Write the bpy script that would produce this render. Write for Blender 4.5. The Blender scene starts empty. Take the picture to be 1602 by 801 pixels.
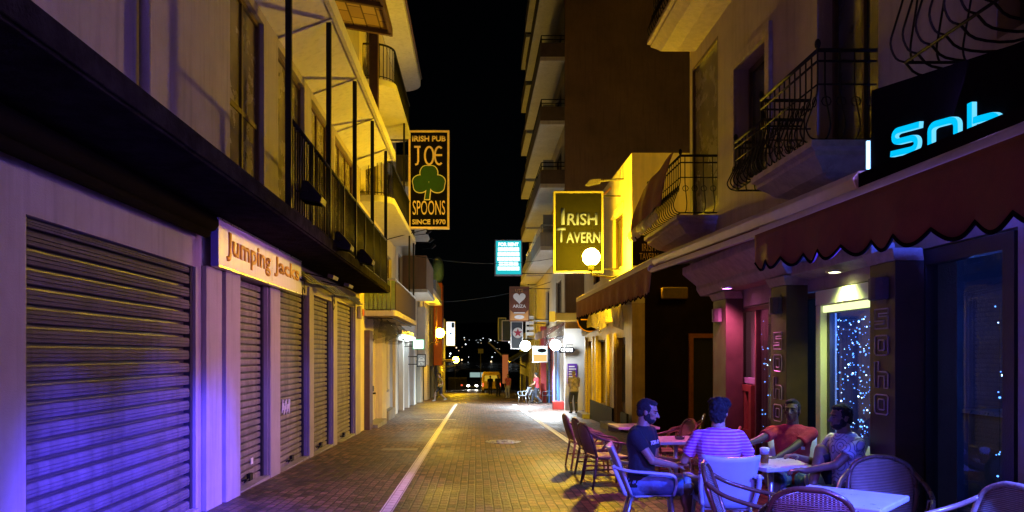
import bpy, bmesh, math, random
from mathutils import Vector, Matrix
RND = random.Random(11)
S = bpy.context.scene
COL = S.collection
PI = math.pi
FPX, VX, VY, ZC = 1200.0, 745.0, 555.0, 1.6
V = Vector

def YX(px, X): return X * FPX / (px - VX)
def ZP(py, Y): return ZC - (py - VY) / FPX * Y
def XP(px, Y): return (px - VX) / FPX * Y

PROFILE = [(-60, 1.5), (0, 0.0), (40, -1.0), (70, -2.05), (150, -4.9), (260, -7.5), (420, -8.0), (900, -8.0)]
def zg(y):
    for (a, za), (b, zb) in zip(PROFILE, PROFILE[1:]):
        if y <= b:
            return za + (zb - za) * (y - a) / (b - a)
    return PROFILE[-1][1]

# ------------------------------------------------------------------ mesh builder
class MB:
    def __init__(self): self.bm = bmesh.new()
    def face(self, pts):
        vs = [self.bm.verts.new(p) for p in pts]
        return self.bm.faces.new(vs)
    def box(self, x0, x1, y0, y1, z0, z1):
        return self.obox(((x0 + x1) / 2, (y0 + y1) / 2, (z0 + z1) / 2), (abs(x1 - x0), abs(y1 - y0), abs(z1 - z0)))
    def obox(self, c, s, M=None):
        c = V(c); vs = []
        for dx, dy, dz in ((-1,-1,-1),(1,-1,-1),(1,1,-1),(-1,1,-1),(-1,-1,1),(1,-1,1),(1,1,1),(-1,1,1)):
            p = V((dx * s[0] / 2, dy * s[1] / 2, dz * s[2] / 2))
            if M is not None: p = M @ p
            vs.append(self.bm.verts.new(c + p))
        for f in ((0,3,2,1),(4,5,6,7),(0,1,5,4),(1,2,6,5),(2,3,7,6),(3,0,4,7)):
            self.bm.faces.new([vs[i] for i in f])
        return self
    def bar(self, a, b, w, h, up=(0, 0, 1)):
        a, b = V(a), V(b); d = b - a; L = d.length
        d.normalize(); u = V(up)
        r = d.cross(u)
        if r.length < 1e-5: r = d.cross(V((1, 0, 0)))
        r.normalize(); u = r.cross(d)
        M = Matrix((r, d, u)).transposed()
        return self.obox((a + b) / 2, (w, L, h), M)
    def prism(self, pts, vec):
        vec = V(vec)
        a = [self.bm.verts.new(V(p)) for p in pts]; b = [self.bm.verts.new(V(p) + vec) for p in pts]
        n = len(a)
        self.bm.faces.new(a); self.bm.faces.new(list(reversed(b)))
        for i in range(n):
            self.bm.faces.new((a[i], b[i], b[(i + 1) % n], a[(i + 1) % n]))
        return self
    def loft(self, rings, caps=True, closed=False):
        rr = [[self.bm.verts.new(p) for p in r] for r in rings]
        n = len(rr[0]); m = len(rr)
        for i in range(m if closed else m - 1):
            A, B = rr[i], rr[(i + 1) % m]
            for j in range(n):
                self.bm.faces.new((A[j], A[(j + 1) % n], B[(j + 1) % n], B[j]))
        if caps and not closed:
            self.bm.faces.new(list(reversed(rr[0]))); self.bm.faces.new(rr[-1])
        return self
    def tube(self, pts, r, seg=8, closed=False, rs=None):
        pts = [V(p) for p in pts]; n = len(pts); rings = []; prev = None
        for i, p in enumerate(pts):
            if closed: d = pts[(i + 1) % n] - pts[i - 1]
            else: d = pts[min(i + 1, n - 1)] - pts[max(i - 1, 0)]
            d.normalize()
            if prev is None:
                u = V((0, 0, 1)) if abs(d.z) < .9 else V((1, 0, 0))
            else: u = prev
            u = u - d * u.dot(d)
            if u.length < 1e-5: u = d.orthogonal()
            u.normalize(); prev = u; w = d.cross(u)
            q = rs[i] if rs else r
            rings.append([p + (u * math.cos(2 * PI * k / seg) + w * math.sin(2 * PI * k / seg)) * q for k in range(seg)])
        return self.loft(rings, True, closed)
    def ell(self, c, rad, M=None, seg=16, rings=10):
        c = V(c); rows = []
        def P(th, ph):
            p = V((rad[0] * math.sin(th) * math.cos(ph), rad[1] * math.sin(th) * math.sin(ph), rad[2] * math.cos(th)))
            return c + (M @ p if M is not None else p)
        top = self.bm.verts.new(P(0, 0)); bot = self.bm.verts.new(P(PI, 0))
        for i in range(1, rings):
            rows.append([self.bm.verts.new(P(PI * i / rings, 2 * PI * j / seg)) for j in range(seg)])
        for j in range(seg):
            k = (j + 1) % seg
            self.bm.faces.new((top, rows[0][j], rows[0][k])); self.bm.faces.new((bot, rows[-1][k], rows[-1][j]))
            for i in range(len(rows) - 1):
                self.bm.faces.new((rows[i][j], rows[i + 1][j], rows[i + 1][k], rows[i][k]))
        return self
    def cap(self, a, b, ra, rb, seg=12):
        a, b = V(a), V(b)
        self.ell(a, (ra,) * 3, None, seg, 8); self.ell(b, (rb,) * 3, None, seg, 8)
        if (b - a).length > 1e-4: self.tube([a, b], ra, seg, rs=[ra, rb])
        return self
    def lathe(self, c, prof, seg=20):
        c = V(c)
        return self.loft([[c + V((r * math.cos(2 * PI * k / seg), r * math.sin(2 * PI * k / seg), z)) for k in range(seg)] for r, z in prof])
    def grid(self, f, nu, nv):
        vs = [[self.bm.verts.new(f(i / nu, j / nv)) for j in range(nv + 1)] for i in range(nu + 1)]
        for i in range(nu):
            for j in range(nv):
                self.bm.faces.new((vs[i][j], vs[i + 1][j], vs[i + 1][j + 1], vs[i][j + 1]))
        return self
    def build(self, name, mat, parent=None, smooth=False, bevel=0, world=True, solid=0, recalc=True):
        bm = self.bm
        if parent is not None and world:
            off = V((0, 0, 0)); p = parent
            while p is not None: off += p.location; p = p.parent
            bmesh.ops.translate(bm, vec=-off, verts=bm.verts)
        if recalc: bmesh.ops.recalc_face_normals(bm, faces=bm.faces)
        me = bpy.data.meshes.new(name); bm.to_mesh(me); bm.free()
        if smooth:
            for f in me.polygons: f.use_smooth = True
        o = bpy.data.objects.new(name, me); COL.objects.link(o)
        if mat is not None: me.materials.append(mat)
        if parent is not None: o.parent = parent
        if solid:
            m = o.modifiers.new('solid', 'SOLIDIFY'); m.thickness = solid; m.offset = 0
        if bevel:
            m = o.modifiers.new('bevel', 'BEVEL'); m.width = bevel; m.segments = 2; m.limit_method = 'ANGLE'
        return o

def thing(name, label, cat, loc=(0, 0, 0), group=None):
    o = bpy.data.objects.new(name, None); COL.objects.link(o); o.location = loc
    o.empty_display_size = .1
    return tag(o, label, cat, group)
def tag(o, label=None, cat=None, group=None, kind=None):
    if label: o['label'] = label
    if cat: o['category'] = cat
    if group: o['group'] = group
    if kind: o['kind'] = kind
    return o
def copy_tree(o, parent=None):
    c = o.copy(); COL.objects.link(c)
    if parent is not None: c.parent = parent
    for ch in list(o.children): copy_tree(ch, c)
    return c
def reloc(root, loc, rz=0.0):
    root.location = loc; root.rotation_euler = (0, 0, rz); return root

def text(name, s, h, mat, parent, c, right=(1, 0, 0), up=(0, 0, 1), width=None, depth=.006, bold=0.0, shear=0, name2=None):
    cu = bpy.data.curves.new('t', 'FONT'); cu.body = s; cu.align_x = 'CENTER'; cu.align_y = 'CENTER'
    cu.size = 1; cu.extrude = 0; cu.offset = bold; cu.shear = shear; cu.resolution_u = 3
    to = bpy.data.objects.new('t', cu)
    me = bpy.data.meshes.new_from_object(to)
    bm = bmesh.new(); bm.from_mesh(me)
    bpy.data.objects.remove(to); bpy.data.meshes.remove(me)
    xs = [v.co.x for v in bm.verts]; ys = [v.co.y for v in bm.verts]
    cx, cy = (min(xs) + max(xs)) / 2, (min(ys) + max(ys)) / 2
    sy = h / (max(ys) - min(ys)); sx = width / (max(xs) - min(xs)) if width else sy
    r, u = V(right).normalized(), V(up).normalized(); n = r.cross(u)
    g = bmesh.ops.extrude_face_region(bm, geom=bm.faces[:])
    ev = {e for e in g['geom'] if isinstance(e, bmesh.types.BMVert)}
    for v in bm.verts:
        k = depth if v in ev else 0.0
        v.co = V(c) + r * (v.co.x - cx) * sx + u * (v.co.y - cy) * sy + n * k
    m = MB(); m.bm.free(); m.bm = bm
    return m.build(name, mat, parent)

def lamp(kind, loc, col, power, size=.1, target=None, blend=.6, angle=90, sy=None, name='lamp_light'):
    l = bpy.data.lights.new(name, kind); l.color = col; l.energy = power
    o = bpy.data.objects.new(name, l); COL.objects.link(o); o.location = loc
    if kind == 'AREA':
        l.size = size
        if sy: l.shape = 'RECTANGLE'; l.size_y = sy
    else: l.shadow_soft_size = size
    if kind == 'SPOT': l.spot_size = math.radians(angle); l.spot_blend = blend
    if target is not None:
        o.rotation_euler = (V(target) - V(loc)).to_track_quat('-Z', 'Y').to_euler()
    return o

def bez(pts, n=8):
    """smooth curve through points (Catmull-Rom)"""
    P = [V(p) for p in pts]; P = [P[0] * 2 - P[1]] + P + [P[-1] * 2 - P[-2]]; out = []
    for i in range(1, len(P) - 2):
        for k in range(n):
            t = k / n; a, b, c, d = P[i - 1], P[i], P[i + 1], P[i + 2]
            out.append(.5 * ((2 * b) + (c - a) * t + (2 * a - 5 * b + 4 * c - d) * t * t + (3 * b - a - 3 * c + d) * t ** 3))
    out.append(P[-2]); return out
# ------------------------------------------------------------------ materials
def nt(name):
    m = bpy.data.materials.new(name); m.use_nodes = True
    t = m.node_tree; t.nodes.clear()
    out = t.nodes.new('ShaderNodeOutputMaterial')
    return m, t, out
def N(t, typ, **kw):
    n = t.nodes.new(typ)
    for k, v in kw.items():
        if k.startswith('i_'):
            key = k[2:]; key = int(key) if key.isdigit() else key.replace('_', ' ')
            n.inputs[key].default_value = v
        else: setattr(n, k, v)
    return n
def coords(t, scale=(1, 1, 1), rot=(0, 0, 0), world=True):
    if world:
        g = N(t, 'ShaderNodeNewGeometry'); src = g.outputs['Position']
    else:
        g = N(t, 'ShaderNodeTexCoord'); src = g.outputs['Object']
    mp = N(t, 'ShaderNodeMapping'); mp.inputs['Scale'].default_value = scale; mp.inputs['Rotation'].default_value = rot
    t.links.new(src, mp.inputs['Vector']); return mp.outputs['Vector']
def c4(c): return (c[0], c[1], c[2], 1)
def mixc(t, fac, a, b):
    m = N(t, 'ShaderNodeMix', data_type='RGBA')
    for sock, v in ((m.inputs['Factor'], fac), (m.inputs[6], a), (m.inputs[7], b)):
        if hasattr(v, 'is_output'): t.links.new(v, sock)
        else: sock.default_value = v if isinstance(v, (int, float)) else c4(v)
    return m.outputs[2]
def ramp(t, src, p0, p1, a=0.0, b=1.0):
    r = N(t, 'ShaderNodeMapRange', clamp=True)
    t.links.new(src, r.inputs[0]); r.inputs[1].default_value = p0; r.inputs[2].default_value = p1
    r.inputs[3].default_value = a; r.inputs[4].default_value = b
    return r.outputs[0]
def mat(name, col, rough=.6, var=.25, vs=3.0, metal=0.0, bump=.15, bs=60.0, streak=0.0, dirt=None, emit=None, es=0.0, world=True, spec=.5, coat=0):
    m, t, out = nt(name)
    b = N(t, 'ShaderNodeBsdfPrincipled'); t.links.new(b.outputs[0], out.inputs[0])
    vec = coords(t, world=world)
    n1 = N(t, 'ShaderNodeTexNoise', i_Scale=vs, i_Detail=6.0, i_Roughness=.65); t.links.new(vec, n1.inputs['Vector'])
    f = ramp(t, n1.outputs[0], .3, .7)
    lo = tuple(c * (1 - var) for c in col); hi = tuple(min(1, c * (1 + var * .6)) for c in col)
    cc = mixc(t, f, lo, hi)
    if streak:
        v2 = coords(t, (9, 9, .7), world=world)
        n2 = N(t, 'ShaderNodeTexNoise', i_Scale=1.0, i_Detail=5.0); t.links.new(v2, n2.inputs['Vector'])
        f2 = ramp(t, n2.outputs[0], .5, .75, 0, streak)
        cc = mixc(t, f2, cc, dirt or tuple(c * .35 for c in col))
    t.links.new(cc, b.inputs['Base Color'])
    b.inputs['Roughness'].default_value = rough; b.inputs['Metallic'].default_value = metal
    b.inputs['Specular IOR Level'].default_value = spec
    if coat: b.inputs['Coat Weight'].default_value = coat
    rr = ramp(t, n1.outputs[0], .25, .75, max(.03, rough - .12), min(1, rough + .12)); t.links.new(rr, b.inputs['Roughness'])
    if bump:
        n3 = N(t, 'ShaderNodeTexNoise', i_Scale=bs, i_Detail=4.0); t.links.new(vec, n3.inputs['Vector'])
        bp = N(t, 'ShaderNodeBump', i_Strength=bump, i_Distance=.02); t.links.new(n3.outputs[0], bp.inputs['Height'])
        t.links.new(bp.outputs[0], b.inputs['Normal'])
    if emit:
        b.inputs['Emission Color'].default_value = c4(emit); b.inputs['Emission Strength'].default_value = es
    return m
def emat(name, col, s):
    m, t, out = nt(name)
    e = N(t, 'ShaderNodeEmission'); e.inputs[0].default_value = c4(col); e.inputs[1].default_value = s
    t.links.new(e.outputs[0], out.inputs[0]); return m
def glassmat(name, tint=(.5, .55, .55), trans=.6, rough=.01):
    m, t, out = nt(name)
    tr = N(t, 'ShaderNodeBsdfTransparent'); tr.inputs[0].default_value = c4(tuple(c * trans for c in tint))
    gl = N(t, 'ShaderNodeBsdfGlossy'); gl.inputs['Roughness'].default_value = rough; gl.inputs[0].default_value = (.9, .9, .95, 1)
    fr = N(t, 'ShaderNodeFresnel', i_IOR=1.5)
    ge = N(t, 'ShaderNodeNewGeometry'); iv = N(t, 'ShaderNodeMath', operation='SUBTRACT'); iv.inputs[0].default_value = 1; t.links.new(ge.outputs['Backfacing'], iv.inputs[1])
    mf = N(t, 'ShaderNodeMath', operation='MULTIPLY'); t.links.new(fr.outputs[0], mf.inputs[0]); t.links.new(iv.outputs[0], mf.inputs[1])
    mx = N(t, 'ShaderNodeMixShader'); t.links.new(mf.outputs[0], mx.inputs[0])
    t.links.new(tr.outputs[0], mx.inputs[1]); t.links.new(gl.outputs[0], mx.inputs[2]); t.links.new(mx.outputs[0], out.inputs[0])
    return m
def paving():
    m, t, out = nt('brick_paving')
    b = N(t, 'ShaderNodeBsdfPrincipled'); t.links.new(b.outputs[0], out.inputs[0])
    g = N(t, 'ShaderNodeNewGeometry'); sp = N(t, 'ShaderNodeSeparateXYZ'); t.links.new(g.outputs['Position'], sp.inputs[0])
    cb = N(t, 'ShaderNodeCombineXYZ'); t.links.new(sp.outputs[1], cb.inputs[0]); t.links.new(sp.outputs[0], cb.inputs[1])
    wob = N(t, 'ShaderNodeTexNoise', i_Scale=1.3, i_Detail=2.0); t.links.new(g.outputs['Position'], wob.inputs['Vector'])
    ad = N(t, 'ShaderNodeVectorMath', operation='MULTIPLY_ADD'); t.links.new(wob.outputs['Color'], ad.inputs[0])
    ad.inputs[1].default_value = (.03, .03, 0); t.links.new(cb.outputs[0], ad.inputs[2])
    br = N(t, 'ShaderNodeTexBrick', offset=.5)
    br.inputs['Scale'].default_value = 1.0; br.inputs['Brick Width'].default_value = .2; br.inputs['Row Height'].default_value = .11
    br.inputs['Mortar Size'].default_value = .011; br.inputs['Mortar Smooth'].default_value = .4; br.inputs['Bias'].default_value = -.1
    br.inputs['Color1'].default_value = (.045, .026, .022, 1); br.inputs['Color2'].default_value = (.27, .155, .115, 1); br.inputs['Mortar'].default_value = (.012, .009, .008, 1)
    t.links.new(ad.outputs[0], br.inputs['Vector'])
    n = N(t, 'ShaderNodeTexNoise', i_Scale=.55, i_Detail=7.0, i_Roughness=.7); t.links.new(g.outputs['Position'], n.inputs['Vector'])
    f = ramp(t, n.outputs[0], .35, .68)
    mu = N(t, 'ShaderNodeMix', data_type='RGBA', blend_type='MULTIPLY'); mu.inputs[0].default_value = 1
    t.links.new(br.outputs['Color'], mu.inputs[6]); t.links.new(mixc(t, f, (.32, .3, .28), (1.25, 1.2, 1.15)), mu.inputs[7])
    t.links.new(mu.outputs[2], b.inputs['Base Color'])
    n2 = N(t, 'ShaderNodeTexNoise', i_Scale=24.0, i_Detail=5.0); t.links.new(g.outputs['Position'], n2.inputs['Vector'])
    t.links.new(ramp(t, n.outputs[0], .3, .7, .36, .68), b.inputs['Roughness'])
    # height: joints + per-brick tilt + grain
    inv = N(t, 'ShaderNodeMath', operation='MULTIPLY_ADD'); t.links.new(br.outputs['Fac'], inv.inputs[0]); inv.inputs[1].default_value = -1.0; inv.inputs[2].default_value = 1.0
    sepc = N(t, 'ShaderNodeSeparateColor'); t.links.new(br.outputs['Color'], sepc.inputs[0])
    a1 = N(t, 'ShaderNodeMath', operation='MULTIPLY_ADD'); t.links.new(sepc.outputs[0], a1.inputs[0]); a1.inputs[1].default_value = 1.6; t.links.new(inv.outputs[0], a1.inputs[2])
    a2 = N(t, 'ShaderNodeMath', operation='MULTIPLY_ADD'); t.links.new(n2.outputs[0], a2.inputs[0]); a2.inputs[1].default_value = .7; t.links.new(a1.outputs[0], a2.inputs[2])
    bp = N(t, 'ShaderNodeBump', i_Strength=1.0, i_Distance=.02); t.links.new(a2.outputs[0], bp.inputs['Height']); t.links.new(bp.outputs[0], b.inputs['Normal'])
    return m
def linepaint():
    m, t, out = nt('worn_road_paint')
    b = N(t, 'ShaderNodeBsdfPrincipled'); t.links.new(b.outputs[0], out.inputs[0])
    g = N(t, 'ShaderNodeNewGeometry'); sp = N(t, 'ShaderNodeSeparateXYZ'); t.links.new(g.outputs['Position'], sp.inputs[0])
    cb = N(t, 'ShaderNodeCombineXYZ'); t.links.new(sp.outputs[1], cb.inputs[0]); t.links.new(sp.outputs[0], cb.inputs[1])
    br = N(t, 'ShaderNodeTexBrick', offset=.5)
    br.inputs['Scale'].default_value = 1; br.inputs['Brick Width'].default_value = .2; br.inputs['Row Height'].default_value = .11
    br.inputs['Mortar Size'].default_value = .008; br.inputs['Mortar Smooth'].default_value = .5
    br.inputs['Color1'].default_value = (.78, .77, .72, 1); br.inputs['Color2'].default_value = (.88, .87, .84, 1); br.inputs['Mortar'].default_value = (.36, .32, .27, 1)
    t.links.new(cb.outputs[0], br.inputs['Vector'])
    n = N(t, 'ShaderNodeTexNoise', i_Scale=9.0, i_Detail=6.0, i_Roughness=.75); t.links.new(g.outputs['Position'], n.inputs['Vector'])
    f = ramp(t, n.outputs[0], .56, .7)
    t.links.new(mixc(t, f, br.outputs['Color'], (.3, .22, .17)), b.inputs['Base Color'])
    b.inputs['Roughness'].default_value = .5
    inv = N(t, 'ShaderNodeMath', operation='SUBTRACT'); inv.inputs[0].default_value = 1; t.links.new(br.outputs['Fac'], inv.inputs[1])
    bp = N(t, 'ShaderNodeBump', i_Strength=.7, i_Distance=.01); t.links.new(inv.outputs[0], bp.inputs['Height']); t.links.new(bp.outputs[0], b.inputs['Normal'])
    return m
def wavemat(name, c1, c2, scale, axis='Z', rough=.7, gap=0.0, sharp=(.35, .65), bump=.5, c3=None, world=False, metal=0):
    """bands along one axis; gap > 0 opens real see-through slits between woven strands"""
    m, t, out = nt(name)
    b = N(t, 'ShaderNodeBsdfPrincipled', i_Roughness=rough, i_Metallic=metal)
    vec = coords(t, world=world)
    w = N(t, 'ShaderNodeTexWave', wave_type='BANDS', bands_direction=axis, i_Scale=scale, i_Distortion=.6, i_Detail=1.0)
    t.links.new(vec, w.inputs['Vector'])
    f = ramp(t, w.outputs['Fac'], *sharp)
    cc = mixc(t, f, c1, c2)
    n = N(t, 'ShaderNodeTexNoise', i_Scale=14.0, i_Detail=5.0); t.links.new(vec, n.inputs['Vector'])
    mu = N(t, 'ShaderNodeMix', data_type='RGBA', blend_type='MULTIPLY'); mu.inputs[0].default_value = 1
    t.links.new(cc, mu.inputs[6]); t.links.new(mixc(t, n.outputs[0], (.6, .6, .6), (1.3, 1.3, 1.3)), mu.inputs[7])
    t.links.new(mu.outputs[2], b.inputs['Base Color'])
    bp = N(t, 'ShaderNodeBump', i_Strength=bump, i_Distance=.006); t.links.new(w.outputs['Fac'], bp.inputs['Height']); t.links.new(bp.outputs[0], b.inputs['Normal'])
    if gap:
        w2 = N(t, 'ShaderNodeTexWave', wave_type='BANDS', bands_direction='X', i_Scale=scale * .55, i_Distortion=.8, i_Detail=1.0)
        t.links.new(vec, w2.inputs['Vector'])
        mn = N(t, 'ShaderNodeMath', operation='MAXIMUM'); t.links.new(w.outputs['Fac'], mn.inputs[0]); t.links.new(w2.outputs['Fac'], mn.inputs[1])
        a = ramp(t, mn.outputs[0], gap, gap + .12)
        tr = N(t, 'ShaderNodeBsdfTransparent'); mx = N(t, 'ShaderNodeMixShader')
        t.links.new(a, mx.inputs[0]); t.links.new(tr.outputs[0], mx.inputs[1]); t.links.new(b.outputs[0], mx.inputs[2]); t.links.new(mx.outputs[0], out.inputs[0])
    else: t.links.new(b.outputs[0], out.inputs[0])
    return m
def rings(name, base, ink):
    m, t, out = nt(name)
    b = N(t, 'ShaderNodeBsdfPrincipled', i_Roughness=.8); t.links.new(b.outputs[0], out.inputs[0])
    vec = coords(t, world=False)
    vo = N(t, 'ShaderNodeTexVoronoi', i_Scale=7.0); t.links.new(vec, vo.inputs['Vector'])
    s = N(t, 'ShaderNodeMath', operation='SINE'); k = N(t, 'ShaderNodeMath', operation='MULTIPLY'); k.inputs[1].default_value = 30
    t.links.new(vo.outputs['Distance'], k.inputs[0]); t.links.new(k.outputs[0], s.inputs[0])
    t.links.new(mixc(t, ramp(t, s.outputs[0], .55, .8), base, ink), b.inputs['Base Color'])
    return m
def tilemat(name, c1, c2, mortar, bw, bh, axes=(0, 1), rough=.7):
    m, t, out = nt(name)
    b = N(t, 'ShaderNodeBsdfPrincipled', i_Roughness=rough); t.links.new(b.outputs[0], out.inputs[0])
    g = N(t, 'ShaderNodeNewGeometry'); sp = N(t, 'ShaderNodeSeparateXYZ'); t.links.new(g.outputs['Position'], sp.inputs[0])
    cb = N(t, 'ShaderNodeCombineXYZ'); t.links.new(sp.outputs[axes[0]], cb.inputs[0]); t.links.new(sp.outputs[axes[1]], cb.inputs[1])
    br = N(t, 'ShaderNodeTexBrick'); br.inputs['Scale'].default_value = 1; br.inputs['Brick Width'].default_value = bw; br.inputs['Row Height'].default_value = bh
    br.inputs['Mortar Size'].default_value = min(bw, bh) * .06; br.inputs['Color1'].default_value = c4(c1); br.inputs['Color2'].default_value = c4(c2); br.inputs['Mortar'].default_value = c4(mortar)
    t.links.new(cb.outputs[0], br.inputs['Vector']); t.links.new(br.outputs['Color'], b.inputs['Base Color'])
    return m
def filmmat(name, col, rough=.1, bs=13.0, tr=.55):
    """crumpled clear plastic film"""
    m, t, out = nt(name)
    b = N(t, 'ShaderNodeBsdfPrincipled', i_Roughness=rough); b.inputs['Base Color'].default_value = c4(col)
    vec = coords(t, (1, 1, .35)); n = N(t, 'ShaderNodeTexNoise', i_Scale=bs, i_Detail=6.0, i_Distortion=1.5); t.links.new(vec, n.inputs['Vector'])
    bp = N(t, 'ShaderNodeBump', i_Strength=1.0, i_Distance=.12); t.links.new(n.outputs[0], bp.inputs['Height']); t.links.new(bp.outputs[0], b.inputs['Normal'])
    tp = N(t, 'ShaderNodeBsdfTransparent'); mx = N(t, 'ShaderNodeMixShader'); mx.inputs[0].default_value = tr
    t.links.new(b.outputs[0], mx.inputs[1]); t.links.new(tp.outputs[0], mx.inputs[2]); t.links.new(mx.outputs[0], out.inputs[0])
    return m

MT = {}
MT['paving'] = paving(); MT['line'] = linepaint()
MT['plaster'] = mat('pale_plaster', (.37, .335, .34), .85, .18, 1.6, bump=.25, bs=90, streak=.35)
MT['cream'] = mat('cream_render', (.66, .58, .42), .85, .15, 1.2, bump=.2, bs=80, streak=.3)
MT['white'] = mat('white_render', (.7, .69, .66), .8, .12, 1.2, bump=.2, bs=80, streak=.3)
MT['grey'] = mat('grey_render', (.34, .34, .35), .8, .2, 1.2, bump=.2, streak=.4)
MT['brown_wall'] = mat('brown_render', (.3, .2, .13), .9, .35, .5, bump=.2, streak=.35)
MT['soho_wall'] = mat('soho_render', (.42, .34, .27), .85, .2, 1.5, bump=.35, bs=70, streak=.3)
MT['stone'] = tilemat('stone_blocks', (.3, .24, .2), (.36, .29, .23), (.12, .1, .08), .6, .42, (1, 2))
MT['stone_plain'] = mat('carved_stone', (.42, .33, .27), .75, .3, 9, bump=.6, bs=30)
MT['plinth'] = mat('dark_marble_plinth', (.03, .03, .027), .7, .8, 9, bump=.1, spec=.15)
MT['concrete'] = mat('concrete', (.3, .29, .28), .85, .3, 3, bump=.4, bs=40, streak=.4)
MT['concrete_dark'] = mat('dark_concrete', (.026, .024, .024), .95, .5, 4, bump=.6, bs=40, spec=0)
MT['black_metal'] = mat('black_metal', (.012, .012, .013), .6, .3, 20, bump=.05, spec=.2)
MT['iron'] = mat('wrought_iron', (.016, .014, .013), .7, .3, 30, bump=.2, spec=.12)
MT['steel'] = mat('brushed_steel', (.55, .55, .56), .32, .1, 20, metal=1.0, bump=.03)
MT['alu'] = mat('aluminium', (.6, .6, .62), .35, .1, 20, metal=.9, bump=.02)
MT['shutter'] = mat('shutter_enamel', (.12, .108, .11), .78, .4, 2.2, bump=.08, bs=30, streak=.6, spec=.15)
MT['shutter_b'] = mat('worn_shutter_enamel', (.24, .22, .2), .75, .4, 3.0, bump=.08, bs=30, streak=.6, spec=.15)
MT['rail_paint'] = mat('shutter_rail', (.03, .028, .03), .5, .2)
MT['wood'] = mat('dark_wood', (.1, .052, .028), .5, .4, 5, bump=.2, bs=40)
MT['redwood'] = mat('red_wood', (.24, .075, .03), .45, .3, 6, bump=.15, bs=40)
MT['dkglass'] = glassmat('dark_window_glass', (.5, .5, .45), .35)
MT['glass'] = glassmat('clear_glass', (.95, .97, 1), .93)
MT['curtain'] = wavemat('drawn_curtain', (.3, .26, .19), (.42, .37, .28), 4.0, 'Y', .9, world=True)
MT['pane_b'] = mat('grey_pane', (.05, .055, .06), .12, .2, 3, bump=.02)
MT['ochre_pane'] = mat('dull_pane', (.22, .19, .12), .25, .25, 2, bump=.05)
MT['awn_brown'] = wavemat('brown_awning_cloth', (.30, .125, .075), (.22, .09, .055), 5.0, 'Y', .85, world=True, bump=.1)
MT['awn_red'] = mat('dark_red_awning_cloth', (.3, .085, .045), .9, .2, 8, bump=.25, bs=120)
MT['awn_trim'] = mat('awning_hem', (.01, .008, .008), .95, .2, spec=0)
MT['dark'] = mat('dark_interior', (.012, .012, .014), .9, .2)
MT['barwall'] = mat('dark_blue_bar_wall', (.05, .05, .07), .7, .4, 2)
MT['bronze'] = mat('dull_bronze', (.1, .085, .08), .65, .3, 10, metal=.3, bump=.05)
MT['darkpaint_shade'] = mat('shaded_brown_paint', (.014, .009, .008), .8, .4, 2, spec=0)  # dark paint with the shade under the awning put into its colour
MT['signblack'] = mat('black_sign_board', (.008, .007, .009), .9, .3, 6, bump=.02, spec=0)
MT['gold'] = mat('gold_lettering', (.7, .3, .02), .5, .15, 8, bump=0)
MT['creamink'] = mat('cream_lettering', (.8, .76, .8), .5, .1, 8, bump=0)
MT['peach'] = mat('peach_lettering', (.85, .66, .7), .5, .15, 8, bump=0)
MT['shamrock'] = mat('shamrock_green', (.012, .075, .03), .6, .3, 8, bump=0)
MT['tavernink'] = mat('tavern_lettering', (.045, .062, .42), .6, .1, 8, bump=0, spec=.05)
MT['sign_olive'] = mat('olive_sign_board', (.004, .0042, .003), .8, .3, 1.5, bump=.02, spec=.05)
MT['sign_pale'] = mat('pale_sign_face', (.5, .44, .62), .45, .12, 2, bump=.02, streak=.2)
MT['sign_blue'] = mat('blue_sign_end', (.16, .15, .6), .5, .15, 3, bump=.02)
MT['sign_brown'] = mat('brown_sign_board', (.16, .05, .03), .6, .4, 3, bump=.05)
MT['sign_rust'] = mat('rust_lettering', (.62, .3, .1), .5, .2, 5, bump=0)
MT['sign_navy'] = mat('navy_sign_board', (.02, .035, .06), .4, .3, 3, bump=.02)
MT['whiteink'] = mat('white_lettering', (.8, .8, .78), .5, .1, 8, bump=0)
MT['redink'] = mat('red_star', (.5, .02, .05), .5, .1, 8, bump=0)
MT['purple'] = mat('purple_poster', (.12, .03, .38), .5, .2, 8, bump=0)
MT['orange'] = mat('orange_paint', (.6, .13, .03), .6, .2, 3)
MT['redpaint'] = mat('red_paint', (.42, .03, .03), .6, .2, 3)
MT['bluepaint'] = mat('blue_paint', (.05, .18, .5), .6, .2, 3)
MT['reed'] = tilemat('reed_panels', (.5, .36, .16), (.33, .21, .09), (.13, .08, .03), .55, .3, (1, 0), .9)
MT['pink_metal'] = mat('pale_awning_rail', (.55, .46, .44), .4, .15, 5, bump=.02)
MT['limeframe'] = mat('cream_door_frame', (.78, .78, .6), .45, .08, 4, bump=.02)
MT['pilaster'] = mat('bronze_pilaster', (.07, .04, .022), .55, .3, 5, bump=.08)
MT['engrave'] = mat('engraved_outline', (.55, .5, .55), .4, .1, 5, bump=0, metal=.3)
MT['plastic'] = mat('white_plastic', (.5, .55, .64), .38, .1, 8, world=False, bump=.04, bs=120)
MT['tabletop'] = mat('white_table_top', (.68, .66, .66), .35, .15, 6, world=False, bump=.03)
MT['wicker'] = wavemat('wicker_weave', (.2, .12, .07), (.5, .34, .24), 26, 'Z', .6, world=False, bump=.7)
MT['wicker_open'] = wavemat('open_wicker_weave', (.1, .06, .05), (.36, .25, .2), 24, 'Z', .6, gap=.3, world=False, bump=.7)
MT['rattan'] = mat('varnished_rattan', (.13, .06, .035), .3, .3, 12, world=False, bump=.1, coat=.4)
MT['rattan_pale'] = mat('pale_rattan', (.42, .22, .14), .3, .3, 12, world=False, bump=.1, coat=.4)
MT['film'] = filmmat('clear_plastic_film', (.06, .06, .065), .06, 16)
MT['foil'] = filmmat('gold_plastic_sheet', (.5, .42, .25), .12, 9.0, .2)
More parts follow.
